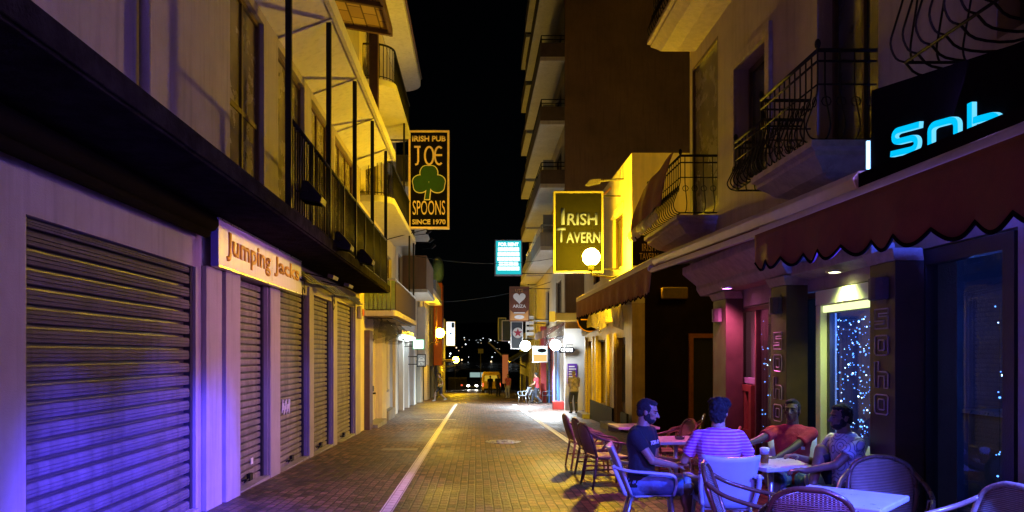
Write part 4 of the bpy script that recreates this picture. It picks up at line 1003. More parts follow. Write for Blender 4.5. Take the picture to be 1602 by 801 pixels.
valance(2.26, Ya, Yb, lambda y: fz(y) - .033, lambda y: .385 - .095 * (y - 3.2) / 2.9, .3, .065, MT['awn_red'], aw, .024)
m = MB(); m.prism([(2.28, Yb, fz(Yb) - .25), (2.3, Yb, fz(Yb) + .03), (3.72, Yb, fz(Yb) + .38), (3.72, Yb, fz(Yb) + .1), (3.0, Yb, fz(Yb) - .02)], (0, .012, 0)); m.build('side_flap', MT['awn_red'], aw)

rw = thing('retracted_awning', 'rolled-in awning with a long pinkish cassette and a violet front bar over the pavement tables', 'awning', (2.9, 8, 3))
bz = lambda y: 2.9 + .25 * (y - 4.06) / 8.34
m = MB(); y0, y1 = 5.75, 12.35
m.prism([(2.86, y0, bz(y0) - .12), (2.82, y0, bz(y0) - .03), (2.87, y0, bz(y0) + .03), (3.0, y0, bz(y0) + .03), (3.03, y0, bz(y0) - .1)], (0, y1 - y0, bz(y1) - bz(y0))); m.build('cassette', MT['pink_metal'], rw, bevel=.01)
m = MB(); y0, y1 = 7.3, 12.25; hz = lambda y: 2.8 + .15 * (y - 7.3) / 4.95
m.prism([(2.78, y0, hz(y0) - .035), (2.78, y0, hz(y0) + .035), (2.84, y0, hz(y0) + .035), (2.84, y0, hz(y0) - .035)], (0, y1 - y0, hz(y1) - hz(y0))); m.build('front_bar', MT['pink_metal'], rw, bevel=.008)
m = MB(); m.grid(lambda u, v: V((2.83 + .95 * v, 7.3 + 4.95 * u, 2.86 + .15 * u + .12 * v - .02 * math.sin(v * PI))), 6, 4); m.build('fabric', MT['awn_brown'], rw, solid=.006, recalc=False)
m = MB(); m.tube([(2.81, 12.27, 2.99), (2.81, 12.33, 2.99)], .06, 10); m.build('end_cap', MT['pink_metal'], rw)

tw = thing('brown_awning', 'brown awning with zigzag hem in front of the yellow tavern wall', 'awning', (2.9, 17, 3.1))
m = MB(); tz = lambda y: 3.12 + .03 * (y - 12.4) / 9.4
m.prism([(2.84, 12.42, tz(12.4) - .06), (2.84, 12.42, tz(12.4) + .05), (2.94, 12.42, tz(12.4) + .07), (2.94, 12.42, tz(12.4) - .06)], (0, 9.35, .03)); m.build('front_rail', MT['pink_metal'], tw, bevel=.01)
m = MB(); m.grid(lambda u, v: V((2.92 + 1.27 * v, 12.45 + 9.3 * u, 3.15 + .55 * v - .03 * math.sin(v * PI))), 8, 6); m.build('fabric', MT['awn_brown'], tw, smooth=True, solid=.006, recalc=False)
valance(2.87, 12.45, 21.75, lambda y: tz(y) - .06, .5, .21, .05, MT['awn_brown'], tw, .03, 'zig', 8)

# ================================================================== RIGHT: the tavern
XT = 4.2
tv = thing('tavern_building', 'low yellow-lit tavern with flat roof, dark side wall and tan columns', 'building', (XT, 26, 0))
m = MB(); wall_yz(m, XT, XT + .35, 20.7, 29.8, 3.0, 7.05, [(21.95, 23.6, 4.15, 5.75), (26, 27.5, 4.1, 5.8)])
m.box(XT + .35, XT + 8, 20.7, 21.0, 4.62, 7.05); m.box(XT + .35, XT + 8, 21.0, 29.8, 6.8, 7.05); m.box(XT + 7.7, XT + 8, 21.0, 29.8, -2, 6.8); m.box(XT + .35, XT + 7.7, 29.5, 29.8, -2, 6.8)
m.build('wall', MT['cream'], tv)
for (a, b, c, d) in ((21.95, 23.6, 4.15, 5.75), (26, 27.5, 4.1, 5.8)):
    window_yz(tv, XT + .14, a, b, c, d, -1, MT['wood'], MT['dkglass'], 2, 1)
    m = MB(); m.box(XT - .05, XT - .002, a - .15, b + .15, d + .02, d + .2); m.build('window_hood', MT['cream'], tv)
m = MB(); m.box(XT + .35, XT + 8, 20.7, 21.0, -2, 4.615); m.build('side_wall', MT['darkpaint_shade'], tv)
m = MB(); wall_yz(m, XT, XT + .35, 20.7, 29.8, -2, 2.99, [(21.6, 22.9, -2, 2.1), (24.6, 26.4, -.1, 2.1), (27.6, 28.8, -2, 2.1)]); m.build('shopfront', mat('tan_shopfront', (.5, .36, .16), .5, .3, 2.5, bump=.15, streak=.4), tv)
for (a, b, c, d) in ((21.6, 22.9, -1.2, 2.1), (27.6, 28.8, -1.2, 2.1)):
    m = MB(); m.box(XT + .16, XT + .22, a, b, c, d); dd = m.build('door', MT['wood'], tv)
    for q in range(2):
        m = MB(); m.box(XT + .13, XT + .158, a + .12 + q * .6, a + .58 + q * .6, .2, 1.9); m.build('pane', MT['pane_b'], dd)
for (a, b, c, d) in ((24.6, 26.4, -.1, 2.1),): window_yz(tv, XT + .14, a, b, c, d, -1, MT['wood'], MT['pane_b'], 2, 1, sill=True)
for y in (23.1, 24.3, 26.6, 27.3, 29.1):
    m = MB(); m.box(XT - .08, XT - .002, y - .12, y + .16, -1.5, 2.25); m.build('pilaster', mat('tan_column', (.52, .4, .2), .5, .25, 4, bump=.1), tv, bevel=.012)
m = MB()
for a, b in ((20.72, 21.6), (22.96, 27.4)): m.box(XT - .14, XT - .085, a, b, -2, zg(25) + .62)
m.build('plinth', MT['plinth'], tv)
m = MB(); m.box(XT - .5, XT - .145, 21.5, 22.95, -2, zg(22) + .17); m.build('door_step', MT['concrete'], tv); m = MB(); m.box(XT - .4, XT - .085, 27.45, 28.9, -2, zg(28) + .17); m.build('door_step', MT['concrete'], tv)
# passage door in the dark side wall
m = MB(); a, b = XP(1085, 20.6), XP(1116, 20.6)
m.box(a - .12, a, 20.6, 20.697, -.7, 2.05); m.box(b, b + .12, 20.6, 20.697, -.7, 2.05); m.box(a - .12, b + .12, 20.6, 20.697, 2.052, 2.17); dd = m.build('side_door_frame', MT['redwood'], tv)
m = MB(); m.box(a, b, 20.66, 20.697, -.7, 2.05); m.build('side_door', MT['dark'], dd)
m = MB(); x = XP(1055, 20.6); m.obox((x, 20.6, 3.25), (.7, .18, .32)); m.build('vent_box', MT['wood'], tv, bevel=.03)
# dark wall sign on the side wall, crumpled gold sheet under the awning, round dial
t = thing('wall_sign', 'dark wall sign with dim tavern lettering on the tavern side wall', 'sign', (4.9, 20.6, 4.5))
x0, x1, z0, z1 = XP(990, 20.6), XP(1062, 20.6), ZP(415, 20.6), ZP(368, 20.6)
m = MB(); m.box(x0, x1, 20.6, 20.69, z0, z1); m.build('board', MT['signblack'], t)
dimk = mat('dim_lettering', (.3, .2, .08), .6, .2, bump=0)
text('lettering', 'IRISH', .2, dimk, t, (XP(1015, 20.6), 20.597, ZP(387, 20.6)), width=.36); text('lettering', 'TAVERN', .18, dimk, t, (XP(1015, 20.6), 20.597, ZP(401, 20.6)), width=.5)
t = thing('plastic_sheet', 'crumpled gold-lit plastic sheet hanging under the brown awning', 'plastic sheet', (4.1, 25, 2.7))
m = MB(); m.grid(lambda u, v: V((3.98 + .1 * math.sin(u * 37 + 2 * v) , 21.2 + 7.6 * u, 3.05 - (.78 - .3 * abs(math.sin(u * 7))) * v)), 60, 8); m.build('film', MT['foil'], t, smooth=True, recalc=False)
m = MB(); m.tube([(4.0, 21.1, 3.06), (4.0, 28.9, 3.06)], .02, 6); m.build('hanging_rail', MT['black_metal'], t)
t = thing('round_sign', 'round dark disc sign beside the hanging plastic under the brown awning', 'sign', (3.9, 28, 2.8))
m = MB(); cx_, cy_, cz_ = XP(922, 27), 27.0, ZP(500, 27)
m.prism([(cx_ + .42 * math.cos(a / 24 * 2 * PI), cy_, cz_ + .42 * math.sin(a / 24 * 2 * PI)) for a in range(24)], (0, .05, 0)); m.build('disc', MT['signblack'], t)
m = MB(); m.tube([(cx_ + .42 * math.cos(a / 24 * 2 * PI), cy_ - .004, cz_ + .42 * math.sin(a / 24 * 2 * PI)) for a in range(24)], .022, 6, closed=True); m.bar((cx_ - .3, cy_ - .01, cz_), (cx_ + .3, cy_ - .01, cz_), .012, .04); m.bar((cx_, cy_ - .012, cz_), (cx_, cy_ - .012, cz_ + .28), .012, .03, (1, 0, 0)); m.build('dial_rim', MT['gold'], t)

# hanging tavern sign, roof spotlight and globe lamp
t, x0, x1, z0, z1 = hung('tavern_sign', 'olive hanging sign with pale gold celtic lettering behind the globe lamp', 'hanging sign', 866, 944, 299, 427, 22.2, .2, mat('gilt_frame', (.14, .13, .12), .4, .15, 5, bump=.02), MT['sign_olive'], XT, .055)
def smallcaps(words, y):
    for wd_, zc_, full in words:
        text('lettering', wd_[0], full * 1.0, MT['tavernink'], t, (x0 + .0 + (.27 if wd_[0] == 'I' else .22), y, zc_ + .045), width=.1 if wd_[0] == 'I' else .26, bold=.02, depth=.012)
smallcaps((('IRISH', ZP(341, 22.2), .48), ('TAVERN', ZP(370, 22.2), .42)), 22.209)
text('lettering', 'RISH', .36, MT['tavernink'], t, (x0 + .83, 22.209, ZP(342.5, 22.2)), width=.88, bold=.025, depth=.012)
text('lettering', 'AVERN', .32, MT['tavernink'], t, (x0 + .86, 22.209, ZP(371.5, 22.2)), width=1.0, bold=.025, depth=.012)
m = MB(); m.tube([(x1, 22.3, z1 - .1), (XT - .1, 23.4, z1 + .35)], .03, 6); m.build('stay', MT['gold'], t)
t = thing('sign_spotlight', 'arrow-like spotlight on a horizontal arm above the tavern sign', 'spotlight', (3.8, 22, 6.7))
z = ZP(284, 21.8); xa, xb = XP(916, 21.8), XT
m = MB(); m.tube([(xa + .3, 21.8, z), (xb, 21.8, z + .08)], .03, 6); m.tube([(xb - .12, 21.8, z + .03), (xb - .1, 21.8, z + .35)], .012, 5); m.build('arm', MT['steel'], t)
m = MB(); m.prism([(xa, 21.7, z - .1), (xa + .12, 21.7, z + .03), (xa + .42, 21.7, z + .06), (xa + .42, 21.7, z - .05), (xa + .1, 21.7, z - .12)], (0, .2, 0)); m.build('head', MT['steel'], t)
globe('large sodium globe lamp in front of the olive tavern sign', XP(925, 20.85), 20.85, ZP(402, 20.85), .235, XT + .05, MT['globe'])
# ================================================================== RIGHT: tall apartment tower, shops below it, lower houses
XF = 4.0
tw_ = thing('apartment_tower', 'tall brown apartment block with stacked parapet balconies over the street', 'building', (8, 42, 0))
LV = [ZP(p, 34) for p in (385, 287, 188, 88, -12, -112)]
m = MB(); ops = []
for z in LV[:-1]: ops += [(36, 39, z + .1, z + 2.2), (43, 46, z + .1, z + 2.2)]
# the wall with stacked openings, one storey at a time
for i, z in enumerate(LV):
    z1 = LV[i + 1] if i + 1 < len(LV) else z + 2.8
    wall_yz(m, XF, XF + .3, 34.3, 50.5, z, z1, [(36, 39, z + .1, z + 2.2), (43, 46, z + .1, z + 2.2)])
wall_yz(m, XF, XF + .3, 34.3, 50.5, 2.5, LV[0], [(36, 38.5, 3.2, 5.2), (42, 44, 3.2, 5.2)])
ztop = LV[-1] + 2.8
m.build('wall', MT['cream'], tw_)
m = MB(); m.box(XF - .06, XF + 15, 34.0, 34.29, -2, ztop); m.build('side_wall', MT['brown_wall'], tw_)
m = MB(); m.box(XF + .3, XF + 15, 50.2, 50.5, -2, ztop); m.box(XF + 14.7, XF + 15, 34.3, 50.2, -2, ztop); m.box(XF + .3, XF + 14.7, 34.3, 50.2, ztop - .3, ztop); m.build('rear_wall', MT['brown_wall'], tw_)
for z in LV:
    for ya, yb in ((36, 39), (43, 46)): window_yz(tw_, XF + .15, ya, yb, z + .1, z + 2.2, -1, MT['wood'], MT['pane_b'], 2, 1)
for ya, yb in ((36, 38.5), (42, 44)): window_yz(tw_, XF + .15, ya, yb, 3.2, 5.2, -1, MT['wood'], MT['pane_b'], 2, 1)
dkpar = mat('dark_parapet', (.13, .1, .085), .85, .3, 3)
for i, z in enumerate(LV):
    xo = XF - 1.15
    m = MB(); m.box(xo, XF - .07, 34.05, 44.5, z - .18, z); m.box(xo + .1, XF - .07, 45.2, 50.4, z - .18, z); sl = m.build('balcony_slab', MT['white'], tw_)
    m = MB(); pb = z + .003; m.box(xo, xo + .12, 34.05, 44.5, pb, pb + .62); m.box(xo + .12, XF - .07, 34.05, 34.17, pb, pb + .62); m.box(xo + .1, xo + .22, 45.2, 50.4, pb, pb + .7)
    m.build('parapet', dkpar if i else MT['grey'], sl)
    m = MB()
    for h in (.78, .95): m.tube([(XF - .08, 34.1, pb + h), (xo + .05, 34.1, pb + h), (xo + .05, 44.4, pb + h)], .022, 6)
    for yy in (34.1, 36.6, 39.2, 41.8, 44.4): m.tube([(xo + .05, yy, pb + .6), (xo + .05, yy, pb + .95)], .018, 6)
    m.build('handrail', MT['iron'] if i else MT['alu'], sl, smooth=True)
    m = MB(); m.box(XF - .6, XF - .07, 38.95, 39.07, pb, z + 2.3); m.build('divider', MT['grey'], sl)

# chips shop and its neighbours under the tower
def shopfront(name, label, y0, y1, zt, m_wall, parts, x=XF):
    s = thing(name, label, 'shop', (x, (y0 + y1) / 2, zg(y0)))
    mb = MB(); mb.box(x - .02, x + .28, y0, y1, zt - .55, zt); mb.box(x - .02, x + .28, y0, y0 + .35, -2.2, zt - .552); mb.box(x - .02, x + .28, y1 - .35, y1, -2.2, zt - .552); mb.build('wall', m_wall, s)
    for (a, b, mt_) in parts:
        q = MB(); q.box(x + .1, x + .16, a, b, -2.2, zt - .552); q.build('door', mt_, s)
    return s
s = shopfront('snack_shop', 'brightly lit snack shop front with white walls next to the tavern', 34.32, 39.4, 2.48, MT['white'], [(34.7, 36.4, MT['white']), (36.5, 37.6, MT['white']), (37.7, 39, MT['bluepaint'])])
s2 = shopfront('red_pillar_shop', 'shop front with red pillar and blue doors beyond the snack shop', 39.45, 45.2, 2.48, MT['redpaint'], [(39.9, 41.3, MT['bluepaint']), (41.4, 42.8, MT['pane_b']), (42.9, 44.8, MT['bluepaint'])])
m = MB(); m.box(XF - .35, XF - .03, 43.4, 44.2, -2.2, 3.2); m.build('pillar', MT['redpaint'], s2)
s3 = shopfront('dark_shop', 'dark shuttered shop front below the far end of the tower', 45.25, 50.4, 2.48, MT['grey'], [(45.7, 50, MT['shutter_b'])])
m = MB(); m.box(XF - .55, XF - .05, 34.4, 34.9, -2, zg(34) + .35); m.build('planter_step', MT['redpaint'], s, bevel=.02)
m = MB(); m.box(XF - .1, XF + 2.2, 33.7, 33.95, -2.2, 2.75); m.build('end_wall', mat('white_gloss_wall', (.75, .75, .73), .5, .08, 2), s)
# yellow box sign, small brown awning, chips sign, posters
t = thing('yellow_box_sign', 'yellow lit box sign over the small brown awning', 'lit sign', (3.6, 33.6, 3.2))
z0, z1 = ZP(502, 33.4), ZP(487, 33.4); x0, x1 = XP(861, 33.4), XP(905, 33.4)
m = MB(); m.box(x0 + .22, x1, 33.4, 34.0, z0, z1 - .06); m.build('box', mat('yellow_enamel', (.7, .42, .05), .5, .15, 3), t, bevel=.02)
m = MB(); m.box(x0, x0 + .2, 33.35, 33.9, z0 - .02, z1); m.build('lit_end', MT['yellowlit'], t)
t = thing('small_awning', 'small brown awning with pale cloth edge above the snack shop', 'awning', (3.5, 35.5, 2.7))
m = MB(); m.prism([(2.95, 34.4, ZP(530, 35)), (2.95, 34.4, ZP(518, 35)), (3.97, 34.4, 3.05), (3.97, 34.4, 2.95)], (0, 4.2, 0)); m.build('fabric', MT['awn_brown'], t)
m = MB(); m.grid(lambda u, v: V((3.05 + .9 * u, 34.36 + .05 * math.sin(u * 30), ZP(517, 35) + .38 * u - .75 * v)), 24, 4); m.build('side_cloth', MT['film'], t, smooth=True, recalc=False)
t = thing('chips_sign', 'black arrow shaped hanging sign reading CHIPS over the snack shop door', 'sign', (3.4, 33.3, 1.9))
z0, z1 = ZP(552, 33.25), ZP(543, 33.25); x0, x1 = XP(875, 33.25), XP(901, 33.25)
m = MB(); m.prism([(x0, 33.25, z0), (x1 - .12, 33.25, z0), (x1, 33.25, (z0 + z1) / 2), (x1 - .12, 33.25, z1), (x0, 33.25, z1)], (0, .05, 0)); m.build('board', MT['signblack'], t)
text('lettering', 'CHIPS', (z1 - z0) * .62, MT['whiteink'], t, ((x0 + x1) / 2 - .04, 33.246, (z0 + z1) / 2), width=.52, bold=.04)
m = MB(); m.tube([(x0 + .3, 33.27, z1), (x0 + .3, 33.27, z1 + .1), (4.2, 33.27, z1 + .1)], .015, 6); m.build('bracket', MT['black_metal'], t)
t = thing('purple_poster', 'purple menu poster on the white shop wall behind the standing man', 'poster', (4.0, 33.6, 1))
x0, x1, z0, z1 = XP(888, 33.6), XP(903, 33.6), ZP(600, 33.6), ZP(569, 33.6)
m = MB(); m.box(x0, x1, 33.6, 33.63, z0, z1); m.build('sheet', MT['purple'], t)
m = MB()
for k in range(6):
    zz = z1 - .1 - .11 * k; m.box(x0 + .05, x0 + .05 + (.32 if k % 2 else .26), 33.592, 33.598, zz - .05, zz)
m.build('lettering', MT['whiteink'], t)
m = MB(); m.box(x0 + .02, x0 + .05, 33.632, 33.66, zg(33.6), z0); m.box(x1 - .05, x1 - .02, 33.632, 33.66, zg(33.6), z0); m.build('stand_leg', MT['alu'], t)
def flood(label, px, py, Y, r=.12):
    f = thing('flood_lamp', label, 'shop lamp', (XP(px, Y), Y, ZP(py, Y)), 'white lamps over the shop fronts')
    x, z = XP(px, Y), ZP(py, Y)
    m = MB(); m.ell((x, Y, z), (r, r, r), None, 12, 8); m.build('bulb', MT['flood'], f, smooth=True)
    m = MB(); m.tube([(x, Y + .05, z + r), (x + .1, Y + .1, z + r + .15), (XF, Y + .1, z + r + .1)], .018, 6); m.build('arm', MT['black_metal'], f)
flood('dazzling white lamp beside the CHIPS sign', 869, 540, 34.2, .24)
flood('dazzling white lamp at the left end of the white and orange panel', 822, 541, 40, .27)
t, x0, x1, z0, z1 = hung('lit_panel_sign', 'white and orange lit panel sign between two dazzling white lamps', 'lit sign', 833, 857, 541, 567, 40.5, .16, MT['alu'], MT['whitelit'], XF)
m = MB(); m.box(x0 + .05, x1 - .05, 40.494, 40.5, z0 + .05, z0 + .42); m.build('lower_band', MT['orangelit'], t)
m = MB(); m.ell((x0 + .5, 40.49, z1 - .25), (.24, .012, .11)); m.build('emblem', MT['signblack'], t)

t, x0, x1, z0, z1 = hung('menu_lightbox', 'bright cyan and white lightbox menu sign hanging high over the street', 'lit sign', 774, 817, 375, 431, 40, .25, mat('lilac_frame', (.35, .3, .45), .5, .1, 5), MT['cyanlit'], XF, .06)
ww = x1 - x0
text('lettering', 'FOR RENT', .2, MT['whitelit'], t, ((x0 + x1) / 2, 40.008, z1 - .24), width=ww * .74, bold=.06)
m = MB()
for k, f in enumerate((.78, .8, .82, .72, .8)):
    zz = z1 - .4 - .25 * k; c_ = (x0 + x1) / 2; w_ = ww * f
    n = 4 + k % 3
    for j in range(n): m.box(c_ - w_ / 2 + w_ * j / n + .012, c_ - w_ / 2 + w_ * (j + 1) / n - .006, 40.0, 40.009, zz - .2, zz)
m.build('menu_line', MT['whitelit'], t)

t, x0, x1, z0, z1 = hung('heart_sign', 'brown hanging sign with a pale heart and rust lower half', 'hanging sign', 797, 828, 448, 503, 41.5, .12, MT['sign_brown'], MT['sign_brown'], XF, .05)
cx_ = (x0 + x1) / 2; ww = x1 - x0
text('lettering', 'UTE', .17, MT['sign_rust'], t, (cx_, 41.508, z1 - .23), width=.42)
hp = []
for k in range(40):
    a = 2 * PI * k / 40; hp.append((cx_ + .021 * 16 * math.sin(a) ** 3, 41.512, z1 - .62 + .021 * (13 * math.cos(a) - 5 * math.cos(2 * a) - 2 * math.cos(3 * a) - math.cos(4 * a))))
m = MB(); m.prism(hp, (0, -.015, 0)); m.build('heart', MT['creamink'], t)
text('lettering', 'ARIZA', .17, MT['creamink'], t, (cx_, 41.508, z1 - 1.07), width=.72, bold=.02)
m = MB(); m.prism([(x0 + .05, 41.51, z0 + .06), (x1 - .05, 41.51, z0 + .06), (x1 - .05, 41.51, z0 + .62), (cx_ + .28, 41.51, z0 + .42), (cx_ - .28, 41.51, z0 + .42), (x0 + .05, 41.51, z0 + .62)], (0, -.006, 0)); m.build('lower_panel', MT['sign_rust'], t)
m = MB(); m.box(cx_ - .3, cx_ + .3, 41.496, 41.502, z0 + .44, z0 + .5); m.prism([(cx_ + .27 * math.cos(a / 16 * 2 * PI), 41.502, z0 + .24 + .11 * math.sin(a / 16 * 2 * PI)) for a in range(16)], (0, -.006, 0)); m.build('emblem', MT['creamink'], t)

t, x0, x1, z0, z1 = hung('star_sign', 'navy sign with red star in a white disc below the brown heart sign', 'hanging sign', 799, 818, 503, 546, 44, .15, MT['alu'], MT['sign_navy'], XF, .04)
cx_ = (x0 + x1) / 2 + .06; zc = z1 - .65
m = MB(); m.prism([(cx_ + .3 * math.cos(a / 28 * 2 * PI), 44.005, zc + .3 * math.sin(a / 28 * 2 * PI)) for a in range(28)], (0, -.01, 0)); m.build('disc', MT['whiteink'], t)
m = MB(); m.prism([(cx_ + (.27 if a % 2 == 0 else .11) * math.sin(a / 10 * 2 * PI), 43.994, zc + (.27 if a % 2 == 0 else .11) * math.cos(a / 10 * 2 * PI)) for a in range(10)], (0, -.01, 0)); m.build('star', MT['redink'], t)
hung('framed_sign', 'navy framed sign second in line behind the red star sign', 'hanging sign', 785, 802, 501, 534, 49, .15, MT['alu'], MT['sign_navy'], 3.9, .05)
hung('framed_sign', 'dim navy framed sign furthest behind the red star sign', 'hanging sign', 779, 792, 497, 533, 54, .15, MT['grey'], MT['sign_navy'], 3.9, .05)
t = thing('slatted_sign', 'pale vertical slatted sign panel right of the red star', 'sign', (3, 42.5, 3))
x0, x1 = XP(824, 42.6), XP(835, 42.6)
m = MB()
for k in range(4): m.box(x0, x1, 42.6, 42.66, ZP(525, 42.6) + .3 * k, ZP(525, 42.6) + .3 * k + .2)
m.box(x0 - .05, x0 - .002, 42.58, 42.68, ZP(530, 42.6), ZP(498, 42.6)); m.box(x1 + .002, XF, 42.58, 42.68, ZP(503, 42.6), ZP(501, 42.6)); m.build('panel', MT['white'], t)

# lower houses further down the right side
h1 = house('white_corner_house', 'white house with drainpipe beyond the tower behind the cyan lightbox', 4.0, 10, 50.6, 58, 10.4, MT['white'], -1, [(52, 54, 3.5, 5.5), (52, 54, 6.5, 8.5)], [(52, 56, -2.6, .9, MT['dark'])])
m = MB(); m.box(3.3, 3.997, 50.8, 57.5, 6.0, 6.2); m.box(3.3, 3.4, 50.8, 57.5, 6.2, 7.0); m.build('balcony', MT['white'], h1)
m = MB(); m.tube([(3.9, 51, -2), (3.9, 51, 10.2)], .07, 8); m.build('drainpipe', MT['alu'], h1)
h2 = house('dark_bar_house', 'dark low building with an orange-lit doorway near the bottom of the street', 4.0, 10, 58.05, 70, 3.4, MT['grey'], -1, [], [(59, 62, -3, -.1, MT['orange']), (63, 69, -3, -.1, MT['dark'])])
m = MB(); m.prism([(2.6, 58.3, 1.0), (2.6, 58.3, 1.1), (3.997, 58.3, 1.9), (3.997, 58.3, 1.8)], (0, 11.4, 0)); m.build('canopy', MT['sign_navy'], h2)
t = thing('orange_lightbox', 'tall orange-lit panel by the dark bar doorway down the street', 'lit sign', (3.7, 58, -.5))
m = MB(); m.box(XP(786, 57.5), XP(795, 57.5), 57.5, 57.6, ZP(600, 57.5), ZP(555, 57.5)); m.build('face', emat('orange_glow', (1, .28, .08), .32), t); m = MB(); m.box(XP(785, 57.5), XP(796, 57.5), 57.49, 57.62, ZP(555, 57.5) + .005, ZP(553, 57.5)); m.build('frame', MT['black_metal'], t)

# things at the bottom of the street
def wheel(parent, x, y, z, r, w):
    p = []
    m = MB(); m.loft([[V((x + s * w / 2, y + rr * math.cos(a * PI / 12), z + rr * math.sin(a * PI / 12))) for a in range(24)] for s, rr in ((-1, r * .55), (-1, r * .92), (-.7, r), (.7, r), (1, r * .92), (1, r * .55))]); o = m.build('wheel', MT['rubber'], parent, smooth=False)
    m = MB(); m.loft([[V((x + s * w * .52, y + r * .55 * math.cos(a * PI / 12), z + r * .55 * math.sin(a * PI / 12))) for a in range(24)] for s in (-1, 1)]); m.build('rim', MT['alu'], o)
def car(name, label, x, y, paint, front=True, lit=True, W_=1.74, L=4.0, H=1.45):
    z = zg(y); t = thing(name, label, 'car', (x, y, z)); s = -1 if front else 1   # nose towards -y when front
    def ring(yy, zb, zt_, w): return [V((x + sx * w, yy, zz)) for sx, zz in ((-.9, zb), (-1, zb + .12), (-1, zt_ - .08), (-.88, zt_), (.88, zt_), (1, zt_ - .08), (1, zb + .12), (.9, zb))]
    m = MB(); m.loft([ring(y + s * L * f, z + b, z + t_, W_ / 2 * w) for f, b, t_, w in ((.5, .35, .62, .86), (.49, .26, .72, .94), (.44, .22, .8, .99), (.2, .2, .93, 1), (-.2, .2, .97, 1), (-.44, .24, .95, .98), (-.5, .32, .8, .9))]); m.build('body', paint, t, smooth=False, bevel=.03)
    m = MB(); m.loft([ring(y + s * L * f, z + .93, z + t_, W_ / 2 * w) for f, t_, w in ((.24, .96, .9), (.08, H, .74), (-.26, H + .02, .74), (-.42, .98, .86))]); m.build('cabin', MT['pane_b'], t, bevel=.02)
    for sx in (-1, 1):
        for fy in (.31, -.3): wheel(t, x + sx * (W_ / 2 - .1), y + s * L * fy, z + .31, .31, .19)
        m = MB(); m.ell((x + sx * W_ * .36, y - L * .492, z + .64), (.22, .05, .16), None, 14, 8); m.build('headlight' if front else 'tail_lamp', (MT['headlight'] if lit else MT['alu']) if front else MT['taillight'], t)
    m = MB(); m.box(x - .26, x + .26, y - L * .5 - .02, y - L * .5 - .005, z + .4, z + .51); m.build('number_plate', MT['whiteink'], t)
    return t
car('parked_car', 'dark car facing up the street with both headlights shining', XP(739, 120), 120, MT['carpaint'], True)
car('parked_car', 'dim pale car seen from behind below the small globe lamp', XP(728, 150), 150, mat('pale_car_paint', (.35, .33, .28), .35, .1, 3, bump=0), False)
# yellow van behind the silhouetted man
vy = 80; vx = XP(769, vy); vz = zg(vy)
t = thing('yellow_van', 'yellow van parked across the bottom of the street behind a dark figure', 'van', (vx, vy, vz))
m = MB(); m.loft([[V((vx + sx * w, yy, zz)) for sx, zz in ((-.92, vz + .3), (-1, vz + .5), (-.97, vz + zt_ - .35), (-.82, vz + zt_), (.82, vz + zt_), (.97, vz + zt_ - .35), (1, vz + .5), (.92, vz + .3))] for yy, w, zt_ in ((vy, .92, 2.0), (vy + .12, 1.0, 2.15), (vy + 3.4, 1.0, 2.15), (vy + 4.4, .95, 1.3), (vy + 4.7, .9, 1.1))]); m.build('body', MT['yellowpaint'], t, bevel=.03)
m = MB(); m.box(vx - .72, vx + .72, vy - .012, vy + .1, vz + 1.25, vz + 1.85); m.build('window', emat('yellow_interior', (1, .62, .05), .5), t)
m = MB(); m.box(vx - .8, vx + .8, vy - .08, vy - .003, vz + .3, vz + .5); m.build('bumper', MT['black_metal'], t)
for sx in (-1, 1):
    for yy in (vy + .8, vy + 3.6): wheel(t, vx + sx * .88, yy, vz + .34, .34, .2)
    m = MB(); m.box(vx + sx * .88 - .06, vx + sx * .88 + .06, vy - .02, vy - .004, vz + .7, vz + 1.05); m.build('tail_lamp', MT['taillight'], t)
# bus stop like lit shelter and slanting pole
t = thing('lit_kiosk', 'small kiosk with a pale lit counter at the far end of the street', 'kiosk', (0, 175, -6))
kx, ky = XP(742, 175), 175.0; kz = zg(ky)
m = MB(); m.box(kx - 3.4, kx + 3.4, ky + 2.5, ky + 2.7, kz, kz + 3.6); m.box(kx - 3.4, kx - 3.2, ky, ky + 2.5, kz, kz + 3.6); m.box(kx + 3.2, kx + 3.4, ky, ky + 2.5, kz, kz + 3.6); m.build('wall', MT['concrete_dark'], t)
m = MB(); m.box(kx - 3.8, kx + 3.8, ky - .6, ky + 2.9, kz + 3.61, kz + 3.9); m.build('roof', MT['grey'], t)
m = MB(); m.box(kx - 1, kx + 2.6, ky + 2.4, ky + 2.49, kz + 1.9, kz + 3.0); m.build('lit_panel', emat('pale_kiosk_light', (.6, .9, .85), .45), t)
m = MB(); m.box(kx - 3.0, kx + 3.0, ky - .1, ky + .3, kz, kz + 1.1); m.build('counter', MT['grey'], t)
t = thing('slanting_flagpole', 'pale pole slanting out from the dark bar near the far shore lights', 'pole', (3, 62, 2))
m = MB(); m.tube([(XP(765, 62), 62, ZP(536, 62)), (XP(785, 62), 62, ZP(556, 62)), (3.99, 62, ZP(575, 62))], .06, 8); m.build('pole', MT['alu'], t)
m = MB(); m.ell((XP(765, 62), 62, ZP(536, 62)), (.1, .1, .1), None, 10, 6); m.build('finial', MT['alu'], t)
for k, (px, Y, h) in enumerate(((752, 100, 5.5), (712, 110, 4.5))):
    t = thing('sign_post', ['thin grey post right of the car headlights', 'thin grey post left of the car headlights'][k], 'post', (XP(px, Y), Y, zg(Y)))
    m = MB(); m.tube([(XP(px, Y), Y, zg(Y)), (XP(px, Y), Y, zg(Y) + h)], .06, 8); m.build('post', MT['alu'], t); m = MB(); m.box(XP(px, Y) - .35, XP(px, Y) + .35, Y - .05, Y - .03, zg(Y) + h - .6, zg(Y) + h); m.build('plate', MT['grey'], t)
strip('crossing', None, None, ((XP(739, 74), 73.0), (XP(739, 74), 76.5)), 3.4, MT['line'], kind='structure')
fn = thing('iron_fence', 'dark iron fence by the far corner house at the bottom of the street', 'fence', (-2, 82, zg(82)))
